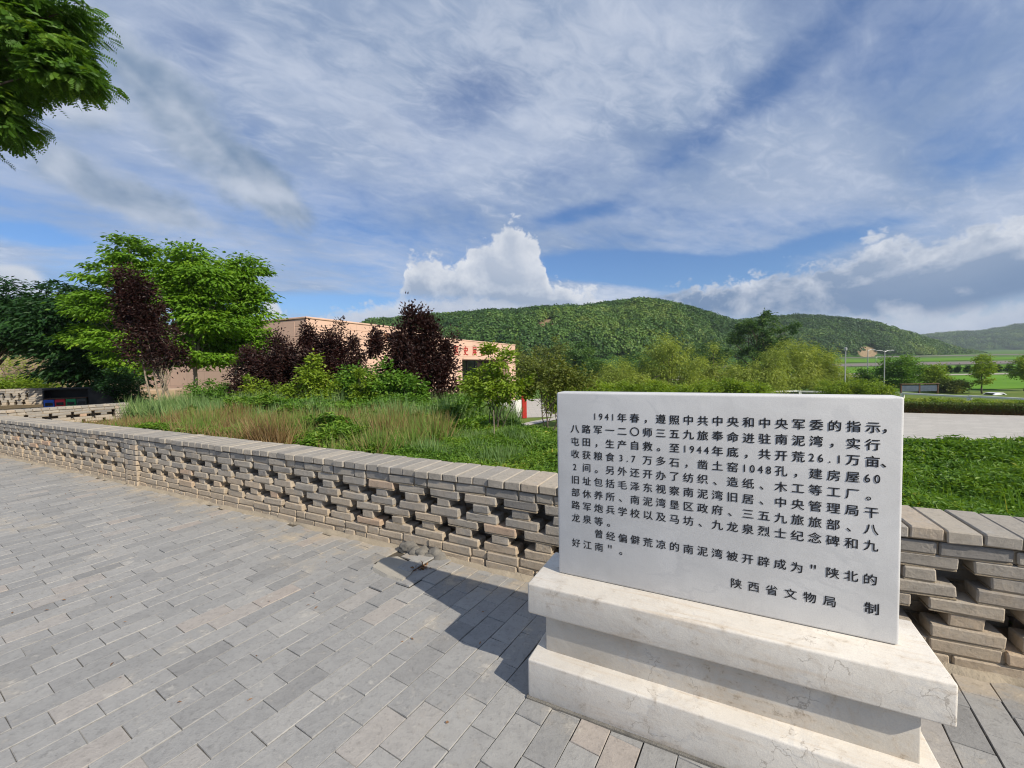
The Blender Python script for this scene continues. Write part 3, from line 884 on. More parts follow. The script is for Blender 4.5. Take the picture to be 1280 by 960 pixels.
rngw = np.random.default_rng(5)
_A = np.array([-1.148, 3.617]); _dW = (W2 - W1) / np.linalg.norm(W2 - W1)
ph_r = ((_A - W1) @ _dW + 0.770) % 0.348
brick_wall('brick_wall', 'long perforated grey brick wall with cross-shaped openings, running behind the marble inscription stone', [
    (W0, W1, 0.1), (W1, W2, ph_r), (W2, W3, 0.21)], rngw, piers=[(0.17, 0.34, W1)])
brick_wall('brick_wall', 'short perforated brick wall angling back from the long wall, in front of the recycling bins', [
    (np.array([-12.80, 9.30]) + np.array([0.25, -0.17]) * 0, np.array([-10.95, 12.0]), 0.12)], np.random.default_rng(6), piers=[(3.12, 0.34, np.array([-12.80, 9.30]))], period=0.40)
_w3a = on_z(-150, 524, 0.0)[:2]
_w3b = np.array([-20.35, 18.75])
brick_wall('brick_wall', 'farthest perforated brick wall at the left edge, standing behind the short angled wall', [
    ((-27.8, 15.2), _w3b, 0.1)], np.random.default_rng(7), piers=[(float(np.hypot(7.45, 3.55)) - 0.45, 0.9, np.array([-27.8, 15.2]))], wall_h=1.33, period=0.24)

# sand drifted against the foot of the long wall
def sand_drift():
    rng = np.random.default_rng(3); b = Buf()
    for (a, c) in ((W0, W1), (W1, W2), (W2, W3)):
        L = np.linalg.norm(c - a); d = (c - a) / L; n = np.array([-d[1], d[0]])
        m = int(L / 0.03); s = np.linspace(0, L, m)
        w = 0.008 + 0.06 * fbm(s * 1.3, s * 0 + 2.0, int(a[0] * 7) & 7) ** 1.5 + 0.07 * (fbm(s * 7, s * 0, 4) - 0.3)
        P = []
        for (fw, h) in ((-0.02, 0.030), (0.15, 0.024), (0.5, 0.011), (0.8, 0.004), (1.0, -0.008)):
            base = a[None] + d[None] * s[:, None] - n[None] * (w * fw)[:, None]
            z = h * (0.5 + fbm(s * 5, s * 0 + fw * 3, 9)) + 0.001
            P.append(np.concatenate([base, z[:, None]], 1))
        grid_surface(b, np.stack(P, 0))
    b.build('sand_drift', MAT['sand'], smooth=True, kind='stuff')


sand_drift()

# broken patch of paving by the wall: cement slab, rubble lump, dry litter
def blob(buf, c, r, rng, rough=0.25, sub=3, flat=1.0):
    bm = bmesh.new(); bmesh.ops.create_icosphere(bm, subdivisions=sub, radius=1.0)
    v = np.array([x.co[:] for x in bm.verts]); f = np.array([[q.index for q in x.verts] for x in bm.faces]); bm.free()
    k = rng.uniform(0, 99)
    dsp = 1 + rough * (fbm(v[:, 0] * 2 + k, v[:, 1] * 2 + v[:, 2] * 1.7 + k, 5) - 0.47) * 2.2
    buf.add(v * dsp[:, None] * np.asarray(r) + np.asarray(c), f)


rr = np.random.default_rng(21)
b = Buf()
pc = on_z(500, 706, 0)
P = np.array([on_z(x, y, 0.03)[:2] for x, y in ((466, 708), (478, 697), (497, 695), (520, 706), (513, 717), (503, 724), (484, 718))])
top = [(p[0], p[1], 0.028 + 0.008 * k % 3 * 0.01) for k, p in enumerate(P)]; bot = [(p[0] * 1.01, p[1] * 0.995, -0.01) for p in P]
n_ = len(P)
b.add(np.array(top + bot), [list(range(n_))[::-1]] + [[i, (i + 1) % n_, n_ + (i + 1) % n_, n_ + i] for i in range(n_)])
b.build('cement_slab', MAT['slab'], label='broken pale cement slab heaved up beside the rubble at the wall foot', cat='slab')
b = Buf()
g1 = on_z(530, 700, 0)
for k in range(12):
    q = rr.uniform(-0.16, 0.16)
    blob(b, (g1[0] + q, g1[1] + 0.075 - q * 0.45 + rr.uniform(-0.03, 0.03), rr.uniform(-0.01, 0.05)), rr.uniform(0.045, 0.08, 3) * np.array([1.3, 0.8, 0.75]), rr, 0.35)
b.build('rubble_lump', MAT['rubble'], smooth=True, label='rough grey lump of rubble and earth piled against the brick wall foot', cat='rubble')
b = Buf()
g2 = on_z(524, 713, 0)
k = 140
add_leaves(b, np.stack([g2[0] + rr.normal(0, 0.05, k), g2[1] + rr.normal(0, 0.03, k), rr.uniform(0.002, 0.02, k)], -1), rand_dir(rr, k) * [1, 1, 0.3], rand_dir(rr, k), rr.uniform(0.03, 0.07, k), rr.uniform(0.012, 0.03, k), rr.random(k))
k = 150
lp = np.stack([rr.uniform(-7, 0.0, k), rr.uniform(1.4, 6.5, k)], -1)
lp = lp[lp[:, 1] < np.interp(lp[:, 0], [W0[0], W1[0], W2[0]], [W0[1], W1[1], W2[1]]) - 0.1]; k = len(lp)
add_leaves(b, np.stack([lp[:, 0], lp[:, 1], np.full(k, 0.008)], -1), rand_dir(rr, k) * [1, 1, 0.1], np.array([0, 0, 1.0]) + rr.normal(0, 0.3, (k, 3)), rr.uniform(0.012, 0.035, k), rr.uniform(0.006, 0.014, k), rr.random(k))
b.build('leaf_litter', MAT['dry'], kind='stuff')

# ------------------------------------------------------------------ the inscribed stone
ST_A = np.array([0.2222, 2.1115]); ST_YAW = -0.464
ST_D = np.array([math.cos(ST_YAW), math.sin(ST_YAW)]); ST_N = np.array([-ST_D[1], ST_D[0]])
ST_W, ST_ZB, ST_ZT, ST_TH = 1.338, 0.533, 1.461, 0.107


def bm_box(name, mat, parent, size, center, bev, seg=3):
    bm = bmesh.new(); bmesh.ops.create_cube(bm, size=1.0)
    bmesh.ops.scale(bm, vec=size, verts=bm.verts); bmesh.ops.translate(bm, vec=center, verts=bm.verts)
    bmesh.ops.bevel(bm, geom=bm.edges[:], offset=bev, segments=seg, profile=0.5, affect='EDGES')
    me = bpy.data.meshes.new(name); bm.to_mesh(me); bm.free(); me.materials.append(mat)
    me.polygons.foreach_set('use_smooth', np.ones(len(me.polygons), dtype=bool))
    o = bpy.data.objects.new(name, me); COL.objects.link(o); o.parent = parent
    return o


# plinth: lower slab, set-back course, upper slab
pl_o = np.array([0.055, 1.966])
PW, PD = 1.511, 0.43
plinth = thing('stone_plinth', 'stepped off-white marble plinth with stained slabs under the inscribed stone', 'plinth', (pl_o[0], pl_o[1], 0), ST_YAW)
def rough_slab(name, size, center, bev, seed):
    o = bm_box(name, MAT['plinth_mid' if seed == 2 else 'plinth'], plinth, size, center, bev, 3)
    return o
rough_slab('lower_slab', (PW, PD + 0.02, 0.196), (PW / 2, PD / 2, 0.094), 0.009, 1)
rough_slab('middle_course', (PW - 0.115, PD - 0.13, 0.21), (PW / 2 - 0.002, 0.090 + (PD - 0.13) / 2, 0.289), 0.006, 2)
rough_slab('upper_slab', (1.546, PD - 0.045, 0.149), (0.753, 0.045 + (PD - 0.045) / 2, 0.4575), 0.009, 3)
# mortar seam at the foot
mb = Buf(); add_box(mb, (PW / 2, PD / 2 - 0.006, 0.004), (PW + 0.016, PD + 0.032, 0.016), 0, 0.006)
o = mb.build('mortar_bed', MAT['rubble'], plinth)

stele = thing('inscribed_stone', 'upright grey-white marble slab with black carved Chinese text, standing on the plinth', 'stone tablet', (ST_A[0], ST_A[1], ST_ZB), ST_YAW)
bm_box('slab', MAT['stele'], stele, (ST_W, ST_TH, ST_ZT - ST_ZB), (ST_W / 2, ST_TH / 2, (ST_ZT - ST_ZB) / 2), 0.010, 3)

ROWS = [
    (1, [(19, 2.75, '1941')], {5: '年', 6: '春', 7: '，', 8: '遵', 9: '照', 10: '中', 11: '共', 12: '中', 13: '央', 14: '和', 15: '中', 16: '央', 17: '军', 18: '委', 19: '的', 20: '指', 21: '示', 22: '，'}),
    (2, [], '八路军一二〇师三五九旅奉命进驻南泥湾，实行'),
    (3, [(0, 9.75, '1944'), (0, 17.75, '26.1')], {1: '屯', 2: '田', 3: '，', 4: '生', 5: '产', 6: '自', 7: '救', 8: '。', 9: '至', 12: '年', 13: '底', 14: '，', 15: '共', 16: '开', 17: '荒', 20: '万', 21: '亩', 22: '、'}),
    (4, [(0, 4.9, '3.7'), (0, 13.75, '1048'), (0, 20.75, '60')], {1: '收', 2: '获', 3: '粮', 4: '食', 7: '万', 8: '多', 9: '石', 10: '，', 11: '凿', 12: '土', 13: '窑', 16: '孔', 17: '，', 18: '建', 19: '房', 20: '屋'}),
    (5, [(0, 0.95, '2')], {2: '间', 3: '。', 4: '另', 5: '外', 6: '还', 7: '开', 8: '办', 9: '了', 10: '纺', 11: '织', 12: '、', 13: '造', 14: '纸', 15: '、', 16: '木', 17: '工', 18: '等', 19: '工', 20: '厂', 21: '。'}),
    (6, [], '旧址包括毛泽东视察南泥湾旧居、中央管理局干'),
    (7, [], '部休养所、南泥湾垦区政府、三五九旅旅部、八'),
    (8, [], '路军炮兵学校以及马坊、九龙泉烈士纪念碑和九'),
    (9, [], '龙泉等。'),
    (10, [], {3: '曾', 4: '经', 5: '偏', 6: '僻', 7: '荒', 8: '凉', 9: '的', 10: '南', 11: '泥', 12: '湾', 13: '被', 14: '开', 15: '辟', 16: '成', 17: '为', 18: '"', 19: '陕', 20: '北', 21: '的'}),
    (11, [], {1: '好', 2: '江', 3: '南', 4: '"', 5: '。'}),
]


_glyphs = {}


def glyph_mesh(ch, bold=0.0):
    """outline of one character as vertices and faces, in a unit em"""
    key = (ch, bold)
    if key in _glyphs: return _glyphs[key]
    cu = bpy.data.curves.new('glyph', 'FONT'); cu.body = ch; cu.size = 1.0; cu.align_x = 'LEFT'; cu.align_y = 'BOTTOM_BASELINE'
    cu.resolution_u = 3; cu.fill_mode = 'FRONT'
    ob = bpy.data.objects.new('glyph', cu); COL.objects.link(ob)
    bpy.context.view_layer.update()
    dg = bpy.context.evaluated_depsgraph_get()
    ev = ob.evaluated_get(dg); me = ev.to_mesh()
    v = np.array([q.co[:] for q in me.vertices]).reshape(-1, 3); f = [list(p.vertices) for p in me.polygons]
    ev.to_mesh_clear(); bpy.data.objects.remove(ob); bpy.data.curves.remove(cu)
    _glyphs[key] = (v, f); return v, f


def put_glyph(buf, ch, cx, cz, em, y=-0.0012, bold=0.006, sx=1.0, mode='cjk'):
    v, f = glyph_mesh(ch, bold)
    if not len(v): return
    v = v.copy()
    if mode == 'cjk': v[:, 0] -= 0.5; v[:, 1] -= 0.38          # centre of the em box
    else:
        v[:, 0] -= (v[:, 0].min() + v[:, 0].max()) / 2; v[:, 1] -= 0.36
    for k, (ox, oz) in enumerate(((0, 0), (0.5, 0.0), (0.0, 0.5), (0.5, 0.5)) if bold > 0 else ((0, 0),)):
        P = np.stack([cx + (v[:, 0] + (ox - 0.25) * bold) * em * sx, np.full(len(v), y - 0.00008 * k), cz + (v[:, 1] + (oz - 0.25) * bold * 0.6) * em], -1)
        buf.add(P, f)


def inscription():
    b = Buf()
    rng = np.random.default_rng(8)
    X0, DX, Z2, DZ, EM = 0.0957, 0.0577, 1.2826 - ST_ZB, 0.0641, 0.0448
    for (row, digs, chars) in ROWS:
        z = Z2 - (row - 2) * DZ
        if isinstance(chars, str): chars = {i + 1: c for i, c in enumerate(chars)}
        for c_, ch in chars.items():
            x = X0 + (c_ - 1) * DX
            if ch == '"': put_glyph(b, ch, x - 0.004, z - 0.004, EM * 1.5, mode='lat', bold=0.0); continue
            if ch in '，、。': x += 0.004 if c_ < 22 else -0.012
            put_glyph(b, ch, x, z + rng.normal(0, 0.0006), EM, bold=0.075 if row in (1, 2, 3) else 0.05)
        for (_, c0, txt) in digs:
            for k, ch in enumerate(txt):
                put_glyph(b, ch, X0 + (c0 - 1) * DX + k * DX * 0.5, z + (0.0 if ch != '.' else 0.0), EM * 1.0, mode='lat', bold=0.05, sx=0.85)
    for k, ch in enumerate('陕西省文物局'):
        put_glyph(b, ch, 0.8035 + 0.0648 * k, 0.6546 - ST_ZB, EM, bold=0.045)
    put_glyph(b, '制', 1.2565, 0.658 - ST_ZB, EM * 1.05, bold=0.07)
    b.build('inscription', MAT['ink'], stele)


inscription()

# ------------------------------------------------------------------ trees and shrubs
def limb_path(a, b, rng, n=5, sag=0.08):
    a, b = np.asarray(a, float), np.asarray(b, float); t = np.linspace(0, 1, n)[:, None]
    L = np.linalg.norm(b - a)
    p = a + (b - a) * t
    p[1:-1] += rng.normal(0, sag * L * 0.35, (n - 2, 3))
    p[:, 2] += (np.sin(t[:, 0] * math.pi) * sag * L)
    return p


def make_tree(name, label, base, lobes, mat, rng, n_cl=200, per=40, leaf=(0.12, 0.05), cl_r=0.35, bark='bark', trunk_r=0.08,
              stems=1, pinnate=0, droop=0.35, flat=0.55, group=None, cat='tree', spread=0.2, limbs=18, shell=0.55, stem_spread=0.25, up=0.0, trunk_top=0.6, parent_loc=True):
    """lobes: (x, y, z, rx, ry, rz) world. Trunk (with limbs) and crown are its two parts."""
    base = np.asarray(base, float)
    root = thing(name, label, cat, base, 0, group)
    lobes = np.array(lobes, float)
    wgt = np.cbrt(lobes[:, 3] * lobes[:, 4] * lobes[:, 5]) ** 2; wgt /= wgt.sum(); wgt = np.maximum(wgt, 0.022); wgt /= wgt.sum()
    li = rng.choice(len(lobes), n_cl, p=wgt)
    d = rand_dir(rng, n_cl); rad = 1 - shell * rng.random(n_cl) ** 1.6
    C = lobes[li, :3] + d * rad[:, None] * lobes[li, 3:]
    C += rng.normal(0, 0.10, C.shape) * lobes[li, 3:]
    C[:, 2] = np.maximum(C[:, 2], base[2] + 0.08)
    crown = Buf()
    N = n_cl * per
    ci = np.repeat(np.arange(n_cl), per)
    csz = rng.uniform(0.6, 1.3, n_cl)[ci] * cl_r
    off = rng.normal(0, 0.5, (N, 3)) * csz[:, None]; off[:, 2] *= flat
    pos = C[ci] + off
    outw = norm(C - lobes[li, :3])[ci]
    direc = norm(off * 0.9 / (csz[:, None]) + outw * 0.5 + rng.normal(0, 0.45, (N, 3)))
    direc[:, 2] = direc[:, 2] * 0.6 - droop + up
    nrm = norm(np.array([0, 0, 0.55]) + rng.normal(0, 0.33, (N, 3)) + outw * 0.35 + norm(off / np.array([1, 1, flat])) * 0.8)
    ctint = rng.normal(0.45, 0.13, n_cl)[ci]
    tint = np.clip(ctint + rng.normal(0, 0.13, N), 0, 1)
    ln = leaf[0] * rng.uniform(0.7, 1.3, N)
    if pinnate:
        direc = norm(direc); k = pinnate
        s = norm(np.cross(direc, nrm)); RL = ln * 1.0
        pp, dd, nn, tt, ll = [], [], [], [], []
        for q in range(k):
            f = (q + 0.6) / k
            curve = np.array([0, 0, -1.0]) * (f ** 2 * RL * 0.25)[:, None]
            p = pos + direc * (RL * f)[:, None] + curve
            for sg in (-1, 1):
                pp.append(p); dd.append(direc * 0.45 + s * sg); nn.append(nrm); tt.append(tint); ll.append(leaf[1] * 2.4 * rng.uniform(0.8, 1.2, N) * (1.05 - 0.35 * abs(f - 0.4)))
        pos, direc, nrm, tint, ln = map(np.concatenate, (pp, dd, nn, tt, ll))
        wd = ln * 0.42
    else:
        wd = leaf[1] * rng.uniform(0.8, 1.2, N)
    add_leaves(crown, pos, direc, nrm, ln, wd, tint)
    o = crown.build('crown', mat, root, loc=base); o.location = (0, 0, 0)
    tb = Buf()
    cen = lobes[:, :3].mean(0); topz = (lobes[:, 2] + lobes[:, 5]).max()
    for s_ in range(stems):
        th = rng.uniform(0, 6.28); b0 = base + np.array([math.cos(th), math.sin(th), 0]) * (stem_spread if stems > 1 else 0) * rng.uniform(0.3, 1)
        tgt = np.array([cen[0], cen[1], base[2] + (topz - base[2]) * trunk_top])
        if stems > 1:
            l = lobes[s_ % len(lobes)]; tgt = l[:3] + rng.normal(0, 0.25, 3) * l[3:]
        p = limb_path(b0 - np.array([0, 0, 0.1]), tgt, rng, 7, 0.03)
        tr = trunk_r * (1 if stems == 1 else rng.uniform(0.7, 1.1))
        add_tube(tb, p, np.linspace(tr, tr * 0.3, 7), 7)
        m = max(2, limbs // stems)
        pick = rng.choice(n_cl, min(m, n_cl), replace=False)
        for q in pick:
            i = rng.integers(2, 6)
            pp = limb_path(p[i], C[q], rng, 5, 0.06)
            add_tube(tb, pp, np.linspace(tr * (1 - i / 9.0) * 0.5, tr * 0.08, 5), 5, cap=False)
    o = tb.build('trunk', MAT[bark], root, smooth=True, loc=base); o.location = (0, 0, 0)
    return root


def px_lobes(spec, depth, rng=None, ry=None):
    """spec rows: (px, py, half-width px, half-height px[, depth offset]) -> world ellipsoids"""
    out = []
    for s in spec:
        dp = depth + (s[4] if len(s) > 4 else 0)
        c = at(s[0], s[1], dp); k = dp / F_PX
        out.append((c[0], c[1], c[2], s[2] * k, (ry if ry else s[2] * k * 0.9), s[3] * k))
    return out


def foot(px, depth):
    d = ray(px, 470); x = d[0] / d[1] * depth
    return np.array([x, depth, float(gz(x, depth))])


R = np.random.default_rng
# bright compound-leaved trees on the left
make_tree('leafy_tree', 'bright green tree with feathery leaves, leftmost of the three tall ones by the pink building', foot(172, 17.0),
          px_lobes([(165, 318, 24, 20), (142, 345, 26, 17), (178, 350, 28, 19), (127, 382, 30, 17), (165, 388, 34, 20), (118, 418, 28, 15), (160, 428, 34, 17), (175, 455, 28, 12)], 17.0), MAT['leaf_bright'], R(101), 170, 110, (0.19, 0.085), 0.46,
          'pale_bark', 0.09, 1, 0, 0.38, 0.34, 'bright green trees on the left', 'tree', limbs=30)
make_tree('leafy_tree', 'bright green tree with a pale thin trunk, crown just right of the narrow purple tree', foot(241, 16.0),
          px_lobes([(237, 324, 24, 17), (218, 350, 24, 17), (254, 350, 28, 17), (238, 380, 34, 17), (264, 405, 30, 16), (232, 425, 34, 15), (255, 445, 28, 11)], 16.0), MAT['leaf_bright'], R(102), 170, 110, (0.19, 0.085), 0.46,
          'pale_bark', 0.085, 1, 0, 0.38, 0.34, 'bright green trees on the left', 'tree', limbs=30)
make_tree('leafy_tree', 'bright green rounded tree nearest the pink building, right of the pale-trunked tree', foot(292, 17.5),
          px_lobes([(303, 340, 22, 17), (286, 365, 26, 17), (318, 374, 16, 18), (298, 395, 32, 15), (284, 420, 34, 15), (315, 425, 17, 15), (290, 443, 28, 9)], 17.5), MAT['leaf_bright'], R(103), 170, 110, (0.19, 0.085), 0.46,
          'pale_bark', 0.085, 1, 0, 0.38, 0.34, 'bright green trees on the left', 'tree', limbs=30)
# trees at the left edge, shade put into the dark leaf colour
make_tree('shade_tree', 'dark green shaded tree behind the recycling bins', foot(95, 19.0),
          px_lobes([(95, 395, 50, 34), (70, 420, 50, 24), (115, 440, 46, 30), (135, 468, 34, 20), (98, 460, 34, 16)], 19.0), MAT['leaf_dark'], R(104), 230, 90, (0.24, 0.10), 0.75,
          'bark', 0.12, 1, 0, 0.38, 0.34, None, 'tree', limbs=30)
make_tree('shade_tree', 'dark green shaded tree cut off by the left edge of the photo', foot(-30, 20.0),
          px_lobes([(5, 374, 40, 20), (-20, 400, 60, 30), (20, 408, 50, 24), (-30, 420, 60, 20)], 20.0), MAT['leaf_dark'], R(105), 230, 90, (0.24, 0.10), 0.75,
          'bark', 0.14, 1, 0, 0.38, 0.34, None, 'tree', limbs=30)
# overhanging tree top left
ov = [(4, 56, 44, 54), (50, 70, 44, 34), (80, 98, 24, 16), (78, 24, 26, 16), (42, 14, 50, 16), (-4, 138, 18, 28), (-60, 40, 80, 70), (-50, 120, 60, 60)]
make_tree('locust_tree', 'overhanging tree with fine feathery leaves in the top left corner', (-16.5, 6.6, 0.0), px_lobes(ov, 8.2), MAT['leaf_locust'], R(106), 420, 24, (0.20, 0.036), 0.30,
          'bark', 0.15, 1, 7, 0.30, 0.4, None, 'tree', limbs=26, trunk_top=0.85)
# purple-leaved plums
make_tree('purple_plum', 'narrow purple-leaved tree on several pale stems in front of the bright green trees', foot(205, 12.2),
          px_lobes([(168, 362, 20, 20), (174, 392, 25, 28), (190, 425, 27, 28), (208, 445, 20, 18), (160, 383, 13, 26), (152, 352, 5, 12), (224, 440, 10, 14)], 12.2), MAT['leaf_purple'], R(107), 130, 90, (0.085, 0.05), 0.20,
          'pale_bark', 0.03, 7, 0, 0.05, 1.35, 'purple-leaved plum trees', 'tree', limbs=40, stem_spread=0.35, shell=0.7)
make_tree('purple_plum', 'broad purple-leaved tree beside the rounded green tree, left of the yellow-green weeds', foot(335, 13.0),
          px_lobes([(338, 450, 32, 22), (318, 465, 26, 28), (350, 470, 30, 32), (330, 495, 36, 22), (346, 428, 4, 9), (318, 440, 4, 8), (362, 440, 4, 8)], 13.0), MAT['leaf_purple'], R(108), 130, 150, (0.085, 0.046), 0.20,
          'bark', 0.03, 5, 0, 0.05, 1.35, 'purple-leaved plum trees', 'tree', limbs=30, stem_spread=0.4, shell=0.7)
make_tree('purple_plum', 'purple-leaved tree under the corner of the pink building, behind the yellow-green weeds', foot(412, 13.0),
          px_lobes([(388, 434, 13, 20), (412, 432, 14, 22), (430, 450, 22, 22), (405, 462, 34, 32), (448, 468, 13, 22), (424, 416, 3, 8), (386, 416, 3, 9), (440, 434, 4, 9)], 13.0), MAT['leaf_purple'], R(109), 130, 150, (0.085, 0.046), 0.20,
          'bark', 0.03, 5, 0, 0.05, 1.35, 'purple-leaved plum trees', 'tree', limbs=30, stem_spread=0.4, shell=0.7)
make_tree('purple_plum', 'tallest purple-leaved tree with upright spikes, left of the red characters on the building', foot(520, 11.5),
          px_lobes([(520, 412, 14, 20), (508, 436, 22, 26), (535, 436, 19, 32), (555, 446, 10, 24), (490, 460, 14, 20), (470, 440, 4, 12), (525, 475, 34, 40), (552, 485, 15, 40), (511, 399, 3, 9), (528, 397, 3, 9), (469, 428, 3, 10), (564, 426, 3, 10), (562, 445, 5, 20), (598, 425, 3, 14)][:13], 11.5), MAT['leaf_purple'], R(110), 180, 130, (0.085, 0.048), 0.19,
          'bark', 0.03, 7, 0, 0.0, 1.5, 'purple-leaved plum trees', 'tree', limbs=40, stem_spread=0.4, shell=0.75, up=0.3)
# green shrubs before the plums
def shrub(label, px, depth, spec, mat, seed, n=120, per=40, leaf=(0.08, 0.05), cl=0.2, stems=6, name='shrub', **k):
    make_tree(name, label, foot(px, depth), px_lobes(spec, depth), MAT[mat], R(seed), int(n * 0.5), int(per * 2.2), leaf, cl, 'bark', 0.014, stems, 0, k.pop('droop', 0.15), k.pop('flat', 0.8), k.pop('group', None), k.pop('cat', 'shrub'), limbs=k.pop('limbs', 18), stem_spread=k.pop('stem_spread', 0.25), shell=0.75, **k)


shrub('yellow-green tall weedy shrub in front of the purple tree at the building corner', 385, 10.5, [(388, 470, 14, 34), (402, 490, 26, 30), (372, 500, 20, 22), (360, 470, 6, 24), (418, 500, 16, 22)], 'leaf_lime', 201, 150, 32, (0.085, 0.05), 0.16)
shrub('dark green shrub between the yellow-green weeds and the tallest purple tree', 440, 11.0, [(440, 485, 22, 34), (428, 510, 24, 20)], 'leaf_mid', 202, 110, 40)
shrub('mid green leafy shrub at the foot of the tallest purple tree', 485, 10.3, [(480, 475, 18, 20), (492, 495, 34, 30), (470, 510, 22, 20), (515, 505, 24, 26)], 'leaf_mid', 203, 170, 44, (0.095, 0.06), 0.18)
shrub('low green shrub right of the tallest purple tree, before the lawn', 552, 9.5, [(556, 522, 14, 12), (542, 530, 14, 10)], 'leaf_mid', 204, 50, 40)
shrub('green undergrowth shrub below the purple tree with pale stems', 280, 13.0, [(275, 490, 24, 16), (300, 500, 22, 14), (255, 492, 18, 14)], 'leaf_mid', 205, 90, 44)
shrub('green shrub in deep shade under the leftmost bright tree', 150, 15.0, [(150, 478, 22, 22), (165, 492, 18, 14)], 'leaf_dark', 206, 90, 44)
shrub('light green sapling clump left of the yellow-green weeds, before the broad purple tree', 322, 11.6, [(322, 492, 16, 22), (306, 502, 14, 14), (340, 500, 14, 16)], 'leaf_lime', 207, 110, 30, (0.08, 0.045), 0.15)
shrub('dark green low shrub right of the pale-stemmed purple tree', 262, 12.0, [(258, 500, 16, 12), (276, 504, 14, 10)], 'leaf_mid', 208, 70, 36, (0.08, 0.05), 0.16)
shrub('fresh green bush tucked against the right side of the tallest purple tree', 566, 10.2, [(570, 505, 8, 20), (560, 520, 10, 12)], 'leaf_mid', 209, 60, 36, (0.08, 0.05), 0.14)
shrub('tall thin yellow-green weed stalks just left of the mid green shrub', 455, 10.0, [(452, 478, 5, 26), (462, 490, 6, 24), (446, 496, 6, 20)], 'leaf_lime', 210, 60, 26, (0.075, 0.035), 0.11)
# two small multi-stem trees by the stone
make_tree('young_tree', 'small yellow-green multi-stemmed tree in front of the building entrance', foot(617, 7.6),
          px_lobes([(620, 452, 18, 18), (600, 475, 20, 16), (638, 480, 24, 20), (618, 490, 28, 14), (652, 492, 8, 12), (610, 440, 8, 14), (640, 448, 8, 12), (590, 462, 8, 8)], 7.6), MAT['leaf_lime'], R(111), 80, 44, (0.085, 0.042), 0.14,
          'bark', 0.013, 6, 0, 0.15, 0.7, None, 'tree', limbs=40, stem_spread=0.22, shell=0.8)
make_tree('young_tree', 'small dull green multi-stemmed tree just left of the marble stone', foot(680, 7.6),
          px_lobes([(672, 462, 20, 16), (700, 462, 26, 16), (688, 480, 32, 14), (720, 475, 20, 18), (663, 485, 10, 10)], 7.6), MAT['leaf_olive'], R(112), 100, 44, (0.06, 0.034), 0.14,
          'bark', 0.014, 4, 0, 0.15, 0.7, None, 'tree', limbs=40, stem_spread=0.15, shell=0.8)
p_ = foot(616, 6.6)
b = Buf(); add_tube(b, [p_ + [0, 0, -0.1], p_ + [0.005, 0, 0.35], p_ + [0.0, 0, 0.62]], [0.009, 0.009, 0.008], 6)
b.build('plant_stake', MAT['pale_bark'], label='thin bamboo stake beside the small yellow-green tree', cat='stake')

# ---- planter grasses, weeds and ground cover (stuff)
def scatter_px(rng, n, x0, x1, y0, y1, z):
    """points on the planter level chosen over a window of the view"""
    px = rng.uniform(x0, x1, n); py = rng.uniform(y0, y1, n)
    return np.array([on_z(a, c, z)[:2] for a, c in zip(px, py)])


def blades(buf, rng, P, h, w, lean=0.25, tint_c=0.5, patch=0.0):
    n = len(P); tint_c = tint_c + patch * (fbm(P[:, 0] * 1.7, P[:, 1] * 1.7, 91) - 0.47) * 2; h = h * (0.45 + 1.15 * fbm(P[:, 0] * 2.4, P[:, 1] * 2.4, 92)); z = gz(P[:, 0], P[:, 1])
    pos = np.stack([P[:, 0], P[:, 1], z - 0.02], -1)
    th = rng.uniform(0, 6.283, n); l = np.abs(rng.normal(0, lean, n))
    d = np.stack([np.cos(th) * l, np.sin(th) * l, np.ones(n)], -1)
    H = h * rng.uniform(0.55, 1.15, n)
    nr = np.stack([np.cos(th + 1.57), np.sin(th + 1.57), np.zeros(n)], -1) + rng.normal(0, 0.5, (n, 3))
    add_leaves(buf, pos, d, nr, H, w * rng.uniform(0.7, 1.3, n), np.clip(rng.normal(tint_c, 0.2, n), 0, 1), 0.3)


def uniform_xy(rng, n, t0, t1, s0, s1):
    t = rng.uniform(t0, t1, n); s = rng.uniform(s0, s1, n)
    D = np.array([N_W[1], -N_W[0]])
    return O_W + t[:, None] * N_W + s[:, None] * D


rg = R(31)
# blue-green grass bank, left half (s runs along the wall to the right)
bz = Buf()
P = uniform_xy(rg, 60000, 2.2, 7.5, -13.5, -3.6)
P = P[(fbm(P[:, 0] * 0.9, P[:, 1] * 0.9, 2) > 0.36) & (wall_t(P[:, 0], P[:, 1]) > 2.4 + 0.5 * fbm(P[:, 0], P[:, 1], 6))]
P = P[P[:, 0] / P[:, 1] > -0.93]
blades(bz, rg, P, 0.66, 0.017, 0.32, 0.5, 0.35)
P = uniform_xy(rg, 16000, 1.6, 3.4, -4.6, -1.0); P = P[fbm(P[:, 0] * 1.3, P[:, 1] * 1.3, 12) > 0.46]
blades(bz, rg, P, 0.36, 0.012, 0.5, 0.45, 0.3)
bz.build('tall_grass', MAT['grass_blue'], kind='stuff')
# russet weeds nearer the wall
bz = Buf()
P = uniform_xy(rg, 60000, 0.55, 3.3, -8.6, -2.6)
P = P[(fbm(P[:, 0] * 1.5, P[:, 1] * 1.5, 8) > 0.50)]
blades(bz, rg, P, 0.58, 0.013, 0.45, 0.60, 1.0)
P = uniform_xy(rg, 9000, 0.6, 2.2, -11.5, -7.0); P = P[fbm(P[:, 0] * 1.2, P[:, 1] * 1.2, 15) > 0.5]
blades(bz, rg, P, 0.30, 0.010, 0.4, 0.55)
bz.build('dry_weeds', MAT['weed_russet'], kind='stuff')


